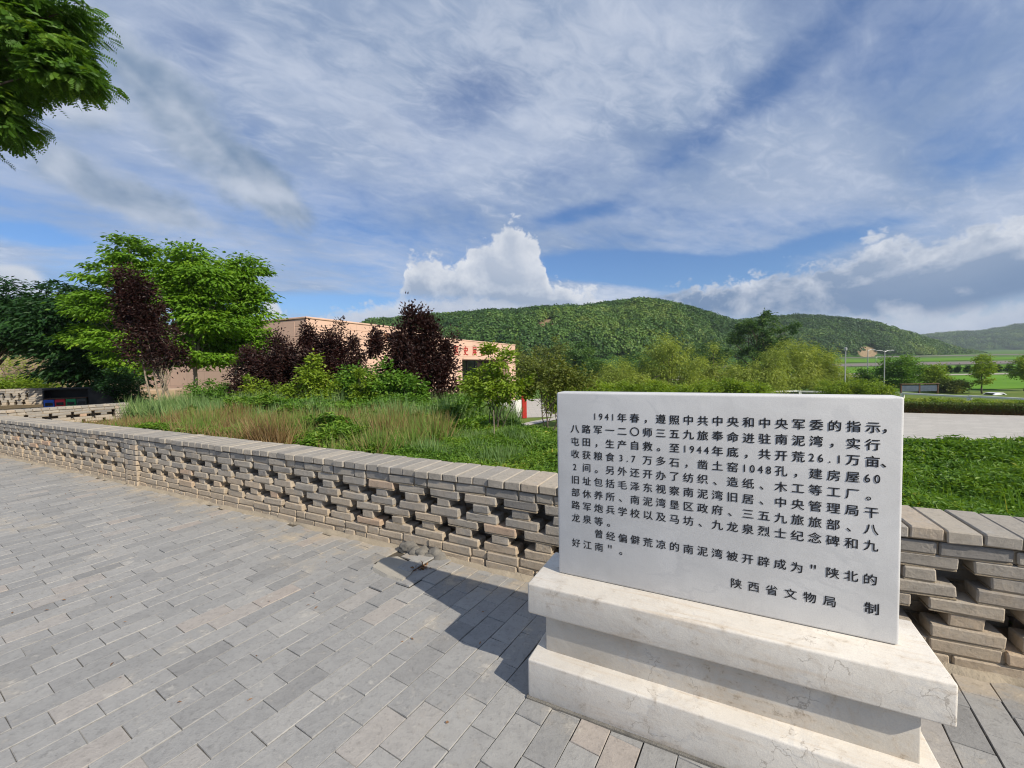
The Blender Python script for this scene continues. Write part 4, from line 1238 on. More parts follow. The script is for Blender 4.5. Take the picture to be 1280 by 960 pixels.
def cover(buf, rng, n, t0, t1, s0, s1, hfun, size=(0.075, 0.03), thresh=None, seed=4):
    P = uniform_xy(rng, n, t0, t1, s0, s1)
    if thresh is not None: P = P[fbm(P[:, 0] * 1.1, P[:, 1] * 1.1, seed) > thresh]
    sl = (P[:, 0] - O_W[0]) * N_W[1] - (P[:, 1] - O_W[1]) * N_W[0]
    P = P[wall_t(P[:, 0], P[:, 1]) < np.interp(sl, [-9, -6, -1.2, 4.3, 10], [8, 7, 3.5, 5.0, 5.6]) + 0.3]
    n = len(P); top = hfun(P)
    z = gz(P[:, 0], P[:, 1]) + top * (1 - 0.6 * rng.random(n) ** 1.8)
    pos = np.stack([P[:, 0], P[:, 1], z], -1)
    for k in range(3):
        d = rng.normal(0, 1, (n, 3)); d[:, 2] = d[:, 2] * 0.35 + 0.15
        nr = np.array([0, 0, 1.0]) + rng.normal(0, 0.4, (n, 3))
        ct = 0.5 + 0.9 * (fbm(P[:, 0] * 2.2, P[:, 1] * 2.2, 77) - 0.47)
        add_leaves(buf, pos + rng.normal(0, 0.015, (n, 3)), d, nr, size[0] * rng.uniform(0.6, 1.3, n), size[1] * rng.uniform(0.8, 1.3, n), np.clip(ct + rng.normal(0, 0.16, n), 0, 1))


bz = Buf()
hgt = lambda P: 0.04 + 0.26 * fbm(P[:, 0] * 1.6, P[:, 1] * 1.6, 40) + 0.08 * fbm(P[:, 0] * 5, P[:, 1] * 5, 41)
cover(bz, rg, 90000, 0.42, 3.4, -3.0, 5.5, hgt, (0.050, 0.019))
cover(bz, rg, 46000, 3.4, 5.4, -2.5, 8.0, hgt, (0.065, 0.026))
cover(bz, rg, 52000, 0.5, 3.8, -8.4, -2.6, lambda P: 0.06 + 0.55 * fbm(P[:, 0] * 1.6, P[:, 1] * 1.6, 43), (0.075, 0.028), 0.44, 44)
cover(bz, rg, 16000, 3.2, 7.0, -6.5, -1.0, lambda P: 0.06 + 0.25 * fbm(P[:, 0] * 1.1, P[:, 1] * 1.1, 45), (0.09, 0.04))
P = uniform_xy(rg, 9000, 1.0, 5.2, 0.5, 8.0); P = P[fbm(P[:, 0] * 1.0, P[:, 1] * 1.0, 51) > 0.5]
wz = Buf()
cover(wz, rg, 52000, 1.8, 7.0, -9.6, -3.6, lambda P: 0.10 + 0.78 * fbm(P[:, 0] * 1.2, P[:, 1] * 1.2, 61), (0.095, 0.042), 0.49, 62)
wz.build('leafy_weeds', MAT['leaf_mid'], kind='stuff')
bz.build('ground_cover', MAT['cover'], kind='stuff')
bz = Buf(); blades(bz, rg, P, 0.36, 0.010, 0.6, 0.45)
bz.build('grass_tufts', MAT['cover'], kind='stuff')

# ------------------------------------------------------------------ museum building
def build_museum():
    p0 = at(383, 398, 29.9); top_main = p0[2]
    q0 = at(568, 425, 48.0); top_wing = q0[2]
    q1 = at(644, 432, 63.9)
    a = p0[:2]; fd = q1[:2] - a; Lf = np.linalg.norm(fd); fd = fd / Lf; fn = np.array([-fd[1], fd[0]])   # fn: into the building (left)
    ang = math.atan2(fd[1], fd[0])
    root = thing('museum_building', 'long peach-rendered low building with red characters over a tall glazed entrance', 'building', (a[0], a[1], LOW), ang)
    sW = (q0[:2] - a) @ fd - 3.0            # wing starts here along the facade
    hM, hW = top_main - LOW, top_wing - LOW
    b = Buf()
    # main block with a recessed strip window high on the facade
    s1, s2 = 8.0, 14.2
    zt0, zt1 = hM - 1.25, hM - 0.55
    D = 22.0
    def blk(x0, x1, y0, y1, z0, z1, bb=None): add_blocks(bb or b, [[(x0 + x1) / 2, (y0 + y1) / 2, (z0 + z1) / 2]], [[(x1 - x0) / 2, (y1 - y0) / 2, (z1 - z0) / 2]], (1, 0, 0), (0, 1, 0), 0.03)
    blk(0, sW, 1.2, D, -0.5, hM - 0.05)
    blk(0, sW, 0, 1.2, -0.5, zt0)
    blk(0, sW, 0, 1.2, zt1, hM)
    blk(0, s1, 0.003, 1.2, zt0, zt1); blk(s2, sW, 0.003, 1.2, zt0, zt1)
    # wing: two piers, deep lintel, recessed glazed wall
    o0, o1, zl = sW + 4.6, Lf - 2.6, hW - 2.2
    blk(sW, o0, 0.0, 14, -0.5, hW); blk(o1, Lf, 0.0, 14, -0.5, hW); blk(o0, o1, 0.0, 14, zl, hW); blk(o0, o1, 3.0, 14, -0.5, zl)
    b.build('wall', MAT['peach'], root)
    g = Buf(); blk(o0 + 0.02, o1 - 0.02, 2.6, 2.98, 0.1, zl - 0.05, g); w = g.build('glazing', MAT['glass'], root)
    f = Buf()
    for k in range(6):
        x = o0 + (o1 - o0) * (k + 0.5) / 6; blk(x - 0.06, x + 0.06, 2.5, 2.62, 0.1, zl - 0.06, f)
    blk(o0 + 0.03, o1 - 0.03, 2.51, 2.6, 2.6, 2.72, f)
    f.build('frame', MAT['frame_dark'], w)
    g = Buf(); blk(s1 + 0.02, s2 - 0.02, 0.9, 1.18, zt0 + 0.02, zt1 - 0.02, g); g.build('strip_window', MAT['tan'], root)
    # coping line and a lower annex on the shaded side
    c = Buf(); blk(-0.06, sW + 0.03, -0.06, D + 0.06, hM, hM + 0.14, c); blk(sW + 0.04, Lf + 0.06, -0.06, 14.06, hW, hW + 0.14, c)
    c.build('roof_edge', MAT['peach'], root)
    # red characters
    for k, ch in enumerate('区史展馆'):
        t = Buf(); v, fc = glyph_mesh(ch)
        e = 1.15
        P = np.stack([(v[:, 0] - 0.5) * e + (q0[:2] - a) @ fd + 0.3 + k * 2.15, np.full(len(v), -0.06), (v[:, 1] - 0.38) * e + hW - 1.15], -1)
        P2 = P.copy(); P2[:, 1] = -0.005
        t.add(P, fc)
        o = t.build('letter', MAT['red'], root)
        md = o.modifiers.new('thickness', 'SOLIDIFY'); md.thickness = 0.05
    return root


build_museum()
# lower annex, tan, seen behind the bins
b = Buf()
c0 = at(158, 497, 24.0)
add_box(b, (c0[0] + 0.4, 25.0, 0.0), (3.6, 2.5, 1.1), 0.3, 0.03)
b.build('low_wall', MAT['tan'], label='low ochre rendered wall seen between the dark tree trunks behind the bins', cat='wall')

# plaza and paths of the lower garden
sheet('plaza', [on_z(470, 526, LOW), on_z(640, 522.5, LOW), on_z(700, 521, LOW), on_z(760, 500, LOW), on_z(700, 497, LOW), on_z(560, 505, LOW)], MAT['plaza'], LOW, 0.012)
sheet('path', [on_z(560, 531.5, LOW), on_z(600, 526.5, LOW), on_z(640, 521.8, LOW), on_z(640, 524.3, LOW), on_z(602, 529.5, LOW), on_z(560, 535.5, LOW)], MAT['plaza'], LOW, 0.05)
sheet('path', [on_z(628, 536, LOW), on_z(664, 527.5, LOW), on_z(720, 517, LOW), on_z(720, 520, LOW), on_z(664, 531.5, LOW), on_z(630, 540, LOW)], MAT['plaza'], LOW, 0.05)
pz = [on_z(1010, 512, LOW), on_z(1330, 519.5, LOW), on_z(1700, 530, LOW), on_z(1900, 580, LOW), on_z(1290, 555, LOW), on_z(1010, 545, LOW)]
sheet('plaza', pz, MAT['plaza'], LOW, 0.06)

# red and white guide sign on the lower lawn
s0 = on_z(652, 523, LOW); sg = thing('guide_sign', 'red post sign with a white panel standing on the lower lawn', 'sign', (s0[0], s0[1], LOW), 0.3)
b = Buf(); add_box(b, (0.25, 0, 1.15), (0.42, 0.35, 2.3), 0, 0.03); b.build('post', MAT['red'], sg)
b = Buf(); add_box(b, (0.25, 0, 2.38), (0.75, 0.6, 0.16), 0, 0.03); b.build('cap', MAT['red'], sg)
b = Buf(); add_box(b, (-0.30, -0.02, 1.15), (0.66, 0.08, 1.1), 0, 0.02); b.build('panel', MAT['white'], sg)
# small freshly planted trees on the lower lawn
for k, (px, dp, top, lab) in enumerate(((590, 33, 478, 'slim young lawn tree seen through the gap left of the yellow-green tree'), (581, 40, 484, 'slim young lawn tree close to the entrance pier of the building'))):
    f0 = foot(px, dp); f0[2] = LOW
    make_tree('lawn_tree', lab, f0, px_lobes([(px, top + 8, 8, 12)], dp), MAT['leaf_lime'], R(300 + k), 40, 24, (0.22, 0.12), 0.5, 'bark', 0.07, 1, 0, 0.1, 0.8, 'slim trees on the lower lawn', 'tree', limbs=8)

# ------------------------------------------------------------------ recycling station
def recycling():
    c = at(104, 498, 14.6); g = 0.0
    root = thing('recycling_station', 'black canopied recycling station with blue, red, green and grey bins behind the short wall', 'recycling bins', (c[0], c[1], g), 0.62)
    wd, dp, top = 1.78, 0.7, at(104, 484.0, 14.6)[2]
    zb = 0.74
    b = Buf(); add_box(b, (0, 0, top - 0.03), (wd, dp, 0.06), 0, 0.01); add_box(b, (0, dp / 2 - 0.02, (top - 0.065) / 2), (wd - 0.01, 0.03, top - 0.065), 0, 0.005)
    add_box(b, (-wd / 2 + 0.02, 0, (top - 0.065) / 2), (0.035, dp - 0.02, top - 0.07), 0, 0.005); b.build('canopy', MAT['black'], root)
    b = Buf(); add_box(b, (0.53, -dp / 2 + 0.02, (top - 0.065) / 2), (0.70, 0.04, top - 0.07), 0, 0.01); b.build('side_panel', MAT['black'], root)
    b = Buf(); add_box(b, (-0.34, -0.19, zb + 0.02), (1.0, 0.5, 0.03), 0, 0.006); b.build('shelf', MAT['timber'], root)
    for k, mt in enumerate(('blue', 'bin_red', 'bin_green', 'bin_grey')):
        bb = Buf(); add_box(bb, (-0.73 + k * 0.253, -0.22, zb / 2), (0.245, 0.44, zb - 0.01), 0, 0.015)
        o = bb.build('bin', MAT[mt], root, label=['blue bin', 'red bin', 'green bin', 'dark grey bin'][k])
        l = Buf(); add_box(l, (-0.73 + k * 0.253, -0.448, zb * 0.80), (0.17, 0.016, 0.10), 0, 0.005); l.build('slot', MAT['black'], o)
    return root


recycling()

# ------------------------------------------------------------------ right side: hedge, parapet, poles, car, notice board
def hedge():
    rng = R(61); b = Buf()
    A0 = on_z(1085, 515.5, LOW); B0 = on_z(1420, 524, LOW)
    a, c = A0[:2], B0[:2]; L = np.linalg.norm(c - a); d = (c - a) / L; n = np.array([-d[1], d[0]])
    root = thing('clipped_hedge', 'long clipped hedge, brownish at the front, along the far edge of the pale plaza', 'hedge', (a[0], a[1], LOW))
    N = 42000; s = rng.uniform(0, L, N)
    face = rng.random(N)
    t = np.where(face < 0.55, np.abs(rng.normal(0, 0.12, N)), rng.uniform(0, 1.5, N)); z = np.where(face < 0.55, rng.uniform(0.02, 0.86, N), 0.84 + rng.normal(0, 0.06, N))
    z = z - 0.08 + 0.06 * (fbm(s * 0.6, t, 3) - 0.5)
    pos = np.stack([a[0] + d[0] * s + n[0] * t, a[1] + d[1] * s + n[1] * t, LOW + z], -1)
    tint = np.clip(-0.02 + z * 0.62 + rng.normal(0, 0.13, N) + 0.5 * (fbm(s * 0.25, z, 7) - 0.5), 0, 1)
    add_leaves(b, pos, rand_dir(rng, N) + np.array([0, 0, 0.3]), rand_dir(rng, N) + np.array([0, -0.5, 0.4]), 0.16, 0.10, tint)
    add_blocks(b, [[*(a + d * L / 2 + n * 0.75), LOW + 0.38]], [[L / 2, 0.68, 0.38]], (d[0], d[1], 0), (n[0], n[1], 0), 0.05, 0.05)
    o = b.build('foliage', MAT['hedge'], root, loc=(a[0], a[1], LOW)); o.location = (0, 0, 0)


hedge()


def parapet(label, pts, zb, h, post_every, seed):
    P = [np.array(p) for p in pts]
    root = thing('parapet', label, 'railing', P[0])
    r, q = Buf(), []
    for a, c in zip(P[:-1], P[1:]):
        L = np.linalg.norm((c - a)[:2]); d = (c - a)[:2] / L
        add_blocks(r, [(a + c) / 2 + [0, 0, h - 0.12]], [[L / 2, 0.16, 0.12]], (d[0], d[1], 0), (-d[1], d[0], 0), 0.02)
        m = max(1, int(L / post_every))
        for k in range(m + 1):
            p = a + (c - a) * k / m; q.append((p, d))
    o = r.build('rail', MAT['white'], root, loc=P[0]); o.location = (0, 0, 0)
    for p, d in q:
        pb = Buf(); add_blocks(pb, [p + [0, 0, (h - 0.24) / 2 - 0.2]], [[0.22, 0.14, (h - 0.24) / 2 + 0.2]], (d[0], d[1], 0), (-d[1], d[0], 0), 0.02)
        o = pb.build('post', MAT['white'], root, loc=P[0]); o.location = (0, 0, 0)


pr = [at(x, y, dp) for x, y, dp in ((1085, 489.8, 64), (1128, 491.0, 60), (1212, 494.5, 53), (1290, 497.5, 47.5), (1420, 503, 40))]
zp = [float(gz(p[0], p[1])) for p in pr]
parapet('white concrete rail on posts behind the clipped hedge', [np.array([p[0], p[1], p[2] - 1.05]) for p in pr], 0, 1.05, 14, 1)
pr = [at(x, y, dp) for x, y, dp in ((965, 488.5, 70), (1000, 488.0, 70), (1036, 489.5, 68))]
parapet('short white rail seen between the lime shrubs above the marble stone', [np.array([p[0], p[1], p[2] - 1.0]) for p in pr], 0, 1.0, 5, 2)

# low bank of shrubs between hedge and rail
specs = [(1120, 498, 14), (1148, 499, 13), (1172, 499, 10), (1196, 500, 12), (1228, 501, 12), (1252, 502, 14), (1278, 503, 14)]
names = ['leftmost low bank shrub just right of the marble stone top', 'low bank shrub below the left half of the notice board', 'low bank shrub below the right half of the notice board',
         'low bank shrub just left of the rail post', 'low bank shrub just right of the rail post', 'low bank shrub below the white car', 'low bank shrub at the right edge above the hedge']
for k, ((px, py, hw), lb) in enumerate(zip(specs, names)):
    dp = 43.5; c = at(px, py, dp); f0 = np.array([c[0], c[1], float(gz(c[0], c[1]))])
    make_tree('bank_shrub', lb, f0, px_lobes([(px, py + 1.5, hw * 0.9, 2.5), (px - 4, py + 3, hw * 0.9, 3)], dp), MAT['leaf_willow' if k % 2 else 'leaf_lime'], R(400 + k), 40, 30, (0.16, 0.09), 0.25, 'bark', 0.03, 3, 0, 0.1, 0.7, 'low shrubs on the bank', 'shrub', limbs=6)


def lamp_post(label, px, ytop, ybase, depth, arms, seed):
    t = at(px, ytop, depth); g = float(gz(t[0], t[1])); h = t[2] - g
    root = thing('lamp_post', label, 'lamp post', (t[0], t[1], g), 0.2, 'lamp posts by the fields')
    b = Buf(); add_tube(b, [(0, 0, -0.2), (0, 0, h * 0.5), (0, 0, h)], [0.10, 0.085, 0.07], 8); b.build('pole', MAT['steel'], root)
    for s in arms:
        ab = Buf(); add_tube(ab, [(0, 0, h - 0.25), (s * 0.6, 0, h - 0.05), (s * 1.25, 0, h)], [0.06, 0.05, 0.05], 6)
        o = ab.build('arm', MAT['steel'], root)
        lb = Buf(); add_box(lb, (s * 1.5, 0, h), (0.9, 0.3, 0.14), 0, 0.04); lb.build('lamp_head', MAT['steel'], o)
    if not arms:
        cb = Buf(); add_tube(cb, [(0, 0, h), (0, 0, h + 0.15), (0, 0, h + 0.5), (0, 0, h + 0.55)], [0.10, 0.2, 0.2, 0.10], 10); cb.build('lamp_head', MAT['steel'], root)


lamp_post('pale lamp post with a single head rising from the lime shrubs, leftmost of the posts', 1057, 439, 490, 62, (), 1)
lamp_post('pale lamp post in front of the bare earth patch', 1085, 437, 460, 95, (1,), 2)
lamp_post('pale lamp post with two arms at the left of the dark round tree', 1106, 438, 483, 75, (-1, 1), 3)
lamp_post('farthest short lamp post, between the earth patch and the two-armed post', 1095, 446, 458, 150, (1,), 4)


def notice_board():
    c = at(1149, 487, 70); g = float(gz(c[0], c[1])); k = 70 / F_PX
    root = thing('notice_board', 'dark-framed double notice board with blue-grey sheets under the dark round tree', 'notice board', (c[0], c[1], g), -0.05)
    ht = at(1149, 480.5, 70)[2] - g
    for x in (-22.0, 0.0, 22.0):
        b = Buf(); add_box(b, (x * k, 0, ht / 2), (0.22, 0.22, ht), 0, 0.02); b.build('post', MAT['timber'], root)
    b = Buf(); add_box(b, (0, 0, ht + 0.08), (46 * k, 0.5, 0.16), 0, 0.03); b.build('roof', MAT['timber'], root)
    for x in (-11.0, 11.0):
        b = Buf(); add_box(b, (x * k, 0, ht * 0.60), (20 * k, 0.12, ht * 0.68), 0, 0.02); b.build('panel', MAT['board'], root)


notice_board()


def car():
    c = at(1242, 490.5, 66); g = float(gz(c[0], c[1])); top = c[2] - g
    root = thing('parked_car', 'white car whose roof shows above the rail by the green field', 'car', (c[0], c[1], top - 1.46 + g), 0.1)
    prof = [(-2.1, 0.30), (-2.18, 0.62), (-2.05, 0.86), (-1.25, 0.95), (-0.55, 1.40), (0.05, 1.46), (0.85, 1.43), (1.55, 1.08), (2.0, 1.02), (2.12, 0.7), (2.08, 0.30)]
    b = Buf(); m = len(prof)
    rows = []
    for y, kx, kz in ((-0.86, 0.985, 0.93), (-0.78, 1, 1), (0.78, 1, 1), (0.86, 0.985, 0.93)):
        rows.append([(x * kx, y * (0.84 if z > 1.0 else 1.0), 0.3 + (z - 0.3) * kz) for x, z in prof])
    Pq = np.array(rows); grid_surface(b, Pq)
    b.add(Pq[0], [list(range(m))]); b.add(Pq[3], [list(range(m))[::-1]]); b.add(np.array([Pq[0][0], Pq[0][-1], Pq[3][-1], Pq[3][0]]), [[0, 1, 2, 3]])
    b.build('body', MAT['car_white'], root, smooth=False)
    for s in (-1, 1):
        w = Buf(); y = s * 0.748
        w.add([(-0.95, y, 1.0), (-0.48, y * 0.985, 1.30), (0.75, y * 0.985, 1.31), (1.25, y, 1.03)], [[0, 1, 2, 3] if s > 0 else [3, 2, 1, 0]]); w.build('side_window', MAT['glass'], root)
    for (x0, z0, x1, z1) in ((-1.19, 1.0, -0.6, 1.375), (1.50, 1.12, 0.93, 1.405)):
        w = Buf(); e = -0.012 if x0 < 0 else 0.012
        w.add([(x0 + e, -0.6, z0 + 0.012), (x0 + e, 0.6, z0 + 0.012), (x1 + e, 0.55, z1 + 0.012), (x1 + e, -0.55, z1 + 0.012)], [[0, 1, 2, 3]]); w.build('windscreen' if x0 < 0 else 'rear_window', MAT['glass'], root)
    for x in (-1.35, 1.32):
        for y in (-0.80, 0.80):
            w = Buf(); add_tube(w, [(x, y - 0.1, 0.32), (x, y + 0.1, 0.32)], [0.32, 0.32], 20); o = w.build('wheel', MAT['tyre'], root)
            h = Buf(); add_tube(h, [(x, y - 0.11, 0.32), (x, y + 0.11, 0.32)], [0.2, 0.2], 14); h.build('rim', MAT['steel'], o)


car()

# ---- middle-distance trees: (label, name, px, depth, material, lobes, leaf size, counts)
def mid(name, label, px, depth, mat, lobes, seed, n=150, per=26, leaf=(0.42, 0.16), cl=0.9, group=None, droop=0.3, flat=0.9, trunk=0.25, cat='tree', limbs=14, stems=1):
    f0 = foot(px, depth)
    make_tree(name, label, f0, px_lobes(lobes, depth), MAT[mat], R(seed), int(n * 0.45), int(per * 4.0), (leaf[0] * 0.8, leaf[1] * 0.8), cl, 'bark', trunk, stems, 0, droop, flat, group, cat, limbs=limbs, shell=0.6)


G1 = 'willow trees below the hills'
mid('willow_tree', 'round yellow-green willow, largest of the group, above the left half of the stone', 838, 75, 'leaf_willow', [(835, 444, 28, 24), (818, 464, 24, 22), (858, 464, 24, 22), (838, 478, 40, 16)], 501, 260, 34, (0.7, 0.16), 1.3, G1, 0.5)
mid('willow_tree', 'small willow left of the largest round willow', 770, 72, 'leaf_willow', [(770, 465, 20, 18), (758, 475, 18, 16), (785, 478, 18, 14)], 502, 150, 30, (0.6, 0.15), 1.2, G1, 0.5)
mid('willow_tree', 'willow filling the gap between the round willow and the tall dark tree', 885, 80, 'leaf_willow', [(880, 458, 22, 24), (900, 468, 24, 20), (918, 474, 22, 16), (890, 478, 34, 12)], 503, 200, 30, (0.65, 0.16), 1.3, G1, 0.5)
mid('willow_tree', 'bright willow in front of the tall dark tree', 945, 68, 'leaf_willow', [(940, 470, 24, 16), (955, 478, 24, 12), (968, 455, 16, 18)], 504, 170, 30, (0.6, 0.15), 1.2, G1, 0.5)
mid('willow_tree', 'bright yellow-green willow right of the tall dark tree', 985, 74, 'leaf_willow', [(983, 440, 20, 16), (970, 460, 24, 20), (1002, 456, 22, 22), (985, 478, 34, 10)], 505, 230, 32, (0.65, 0.16), 1.25, G1, 0.5)
mid('willow_tree', 'rightmost willow next to the single-headed lamp post', 1028, 76, 'leaf_willow', [(1022, 458, 22, 20), (1035, 470, 20, 18), (1018, 475, 24, 14)], 506, 190, 30, (0.65, 0.16), 1.2, G1, 0.5)
mid('poplar_tree', 'tall dark open-crowned tree standing above the willows', 938, 92, 'leaf_wood', [(957, 396, 12, 9), (940, 411, 20, 8), (980, 409, 15, 8), (924, 424, 16, 9), (952, 427, 22, 8), (988, 424, 11, 5), (930, 446, 20, 12), (964, 440, 15, 9)], 507, 150, 44, (0.55, 0.30), 1.0, None, 0.1, 0.7, 0.45, limbs=36)
G2 = 'dark trees below the ridge'
dk = [(650, 455, 16, 22, 95, 'bushy olive tree behind the dull young tree, beside the end of the building'), (690, 448, 24, 24, 100, 'bushy brownish tree above the top left corner of the stone'), (725, 452, 20, 22, 98, 'dark tree left of the small left willow'),
      (745, 470, 18, 16, 85, 'low green tree at the foot of the hill, behind the small left willow'), (800, 460, 22, 18, 100, 'dark tree between the two left willows'), (885, 442, 20, 14, 120, 'dark tree at the hill foot behind the willow'),
      (1012, 446, 20, 14, 120, 'dark tree at the hill foot behind the two right-hand willows'), (925, 462, 18, 14, 110, 'dark tree at the hill foot under the tall dark crown')]
for k, (px, py, hw, hh, dp, lb) in enumerate(dk):
    mid('broad_tree', lb, px, dp, 'leaf_olive' if k < 2 else 'leaf_wood', [(px, py, hw, hh), (px - hw * 0.5, py + hh * 0.5, hw * 0.8, hh * 0.7), (px + hw * 0.5, py + hh * 0.4, hw * 0.8, hh * 0.7), (px, py + hh, hw, hh * 0.6)], 520 + k, 170, 26, (0.6, 0.32), 1.2, G2, 0.1, 0.8)
G3 = 'lime shrubs over the stone'
lm = [(700, 492, 16, 10, 30, 'lime green shrub directly behind the top left corner of the stone'), (735, 488, 20, 12, 32, 'lime shrub over the stone below the dark tree'), (772, 486, 22, 10, 34, 'lime shrub over the stone in front of the small left willow'),
      (815, 487, 22, 9, 34, 'lime shrub over the stone below the round willow'), (858, 486, 24, 9, 35, 'lime shrub over the stone right of the round willow'), (905, 484, 24, 9, 36, 'lime shrub over the stone below the tall dark tree'), (940, 487, 20, 7, 36, 'small lime shrub left of the short white rail'),
      (1045, 484, 16, 10, 48, 'golden lime shrub at the foot of the single-headed lamp post'), (1072, 484, 18, 9, 48, 'golden lime shrub between the lamp posts'), (1098, 486, 14, 9, 48, 'golden lime shrub under the two-armed lamp post')]
for k, (px, py, hw, hh, dp, lb) in enumerate(lm):
    mid('lime_shrub', lb, px, dp, 'leaf_lime', [(px, py, hw, hh), (px - hw * 0.6, py + hh * 0.6, hw * 0.7, hh * 0.8), (px + hw * 0.6, py + hh * 0.5, hw * 0.7, hh * 0.8), (px, py + hh * 1.4, hw, hh)], 540 + k, 130, 26, (0.26, 0.13), 0.5, G3, 0.1, 0.7, 0.05, 'shrub', 10, 3)
mid('broad_tree', 'dark round tree behind the notice board', 1128, 82, 'leaf_mid', [(1128, 460, 22, 14), (1118, 470, 18, 14), (1140, 470, 16, 12), (1126, 482, 20, 8)], 560, 200, 28, (0.5, 0.28), 1.0, None, 0.1, 0.8)
mid('broad_tree', 'low dark tree between the lamp posts', 1080, 88, 'leaf_mid', [(1080, 470, 18, 8), (1070, 478, 14, 8), (1090, 478, 14, 8)], 561, 100, 26, (0.5, 0.28), 0.9, None, 0.1, 0.8)
mid('broad_tree', 'small yellow-green tree right of the notice board', 1170, 74, 'leaf_lime', [(1172, 466, 10, 8), (1168, 478, 12, 12), (1178, 484, 12, 6)], 562, 110, 26, (0.42, 0.24), 0.8, None, 0.1, 0.8)
mid('broad_tree', 'low orange-green bush between the notice board and the slim tree', 1194, 70, 'leaf_olive', [(1194, 482, 12, 6), (1186, 487, 12, 4)], 563, 70, 26, (0.4, 0.22), 0.7, None, 0.1, 0.8, 0.08, 'shrub', 6, 3)
mid('slim_tree', 'slim layered young tree standing before the green field', 1228, 68, 'leaf_lime', [(1230, 444, 5, 5), (1228, 454, 9, 5), (1226, 464, 12, 5), (1228, 474, 6, 5)], 564, 90, 22, (0.35, 0.2), 0.55, None, 0.1, 0.6, 0.12)
mid('broad_tree', 'yellow-green tree cut off by the right edge of the photo', 1282, 72, 'leaf_lime', [(1280, 464, 13, 12), (1290, 460, 14, 14)], 565, 110, 26, (0.42, 0.24), 0.8, None, 0.1, 0.8)
# row of small dark conifers beyond the first field
proto = None
for k, px in enumerate((1186, 1197, 1209, 1221, 1235, 1248, 1261, 1275)):
    dp = 128.0; f0 = foot(px, dp)
    if proto is None:
        proto = make_tree('small_conifer', 'small dark cone-shaped conifer in the row between the two green fields', f0, [(f0[0], f0[1], f0[2] + 0.8, 0.85, 0.85, 0.8), (f0[0], f0[1], f0[2] + 1.5, 0.45, 0.45, 0.7)], MAT['leaf_dark'], R(570), 60, 20, (0.3, 0.16), 0.35, 'bark', 0.06, 1, 0, 0.1, 0.9, 'row of small conifers between the fields', 'tree', limbs=4)
    else:
        c = copy_tree(proto); c.location = tuple(float(q) for q in f0); c.rotation_euler.z = k * 1.3
# left: pale bush behind the far wall
mid('pale_bush', 'yellow-green bush behind the farthest brick wall', 30, 26, 'leaf_lime', [(28, 480, 24, 7), (50, 482, 16, 6), (0, 484, 24, 5)], 580, 120, 26, (0.2, 0.10), 0.45, None, 0.1, 0.8, 0.05, 'shrub', 8, 3)
mid('pale_bush', 'sparse pale bush on the tan slope at the left edge', 28, 40, 'leaf_willow', [(30, 452, 20, 12), (8, 456, 14, 10), (44, 462, 14, 8)], 581, 26, 14, (0.3, 0.12), 0.8, None, 0.1, 0.8, 0.06, 'shrub', 10, 3)

# ------------------------------------------------------------------ fields and hills
def field(name, ya, yb, x0, x1, mat, dz):
    """strip of the valley floor between two distances"""
    xs = np.linspace(x0, x1, 24); ys = np.linspace(ya, yb, 8)
    X, Y = np.meshgrid(xs, ys); Z = gz(X, Y) + dz
    b = Buf(); grid_surface(b, np.stack([X, Y, Z], -1)); b.build(name, mat, smooth=True, kind='structure')


field('rice_field', 76, 116, 62, 330, MAT['rice'], 0.10)
field('farm_track', 116.5, 121, 40, 340, MAT['track'], 0.14)
field('rice_field', 134, 176, 70, 420, MAT['rice'], 0.12)
field('bare_strip', 190, 232, 100, 520, MAT['grey_strip'], 0.14)
field('rice_field', 255, 330, 150, 700, MAT['rice'], 0.16)
field('bare_strip', 420, 470, 260, 800, MAT['grey_strip'], 0.20)
field('farm_track', 126, 131, 30, 110, MAT['track'], 0.16)


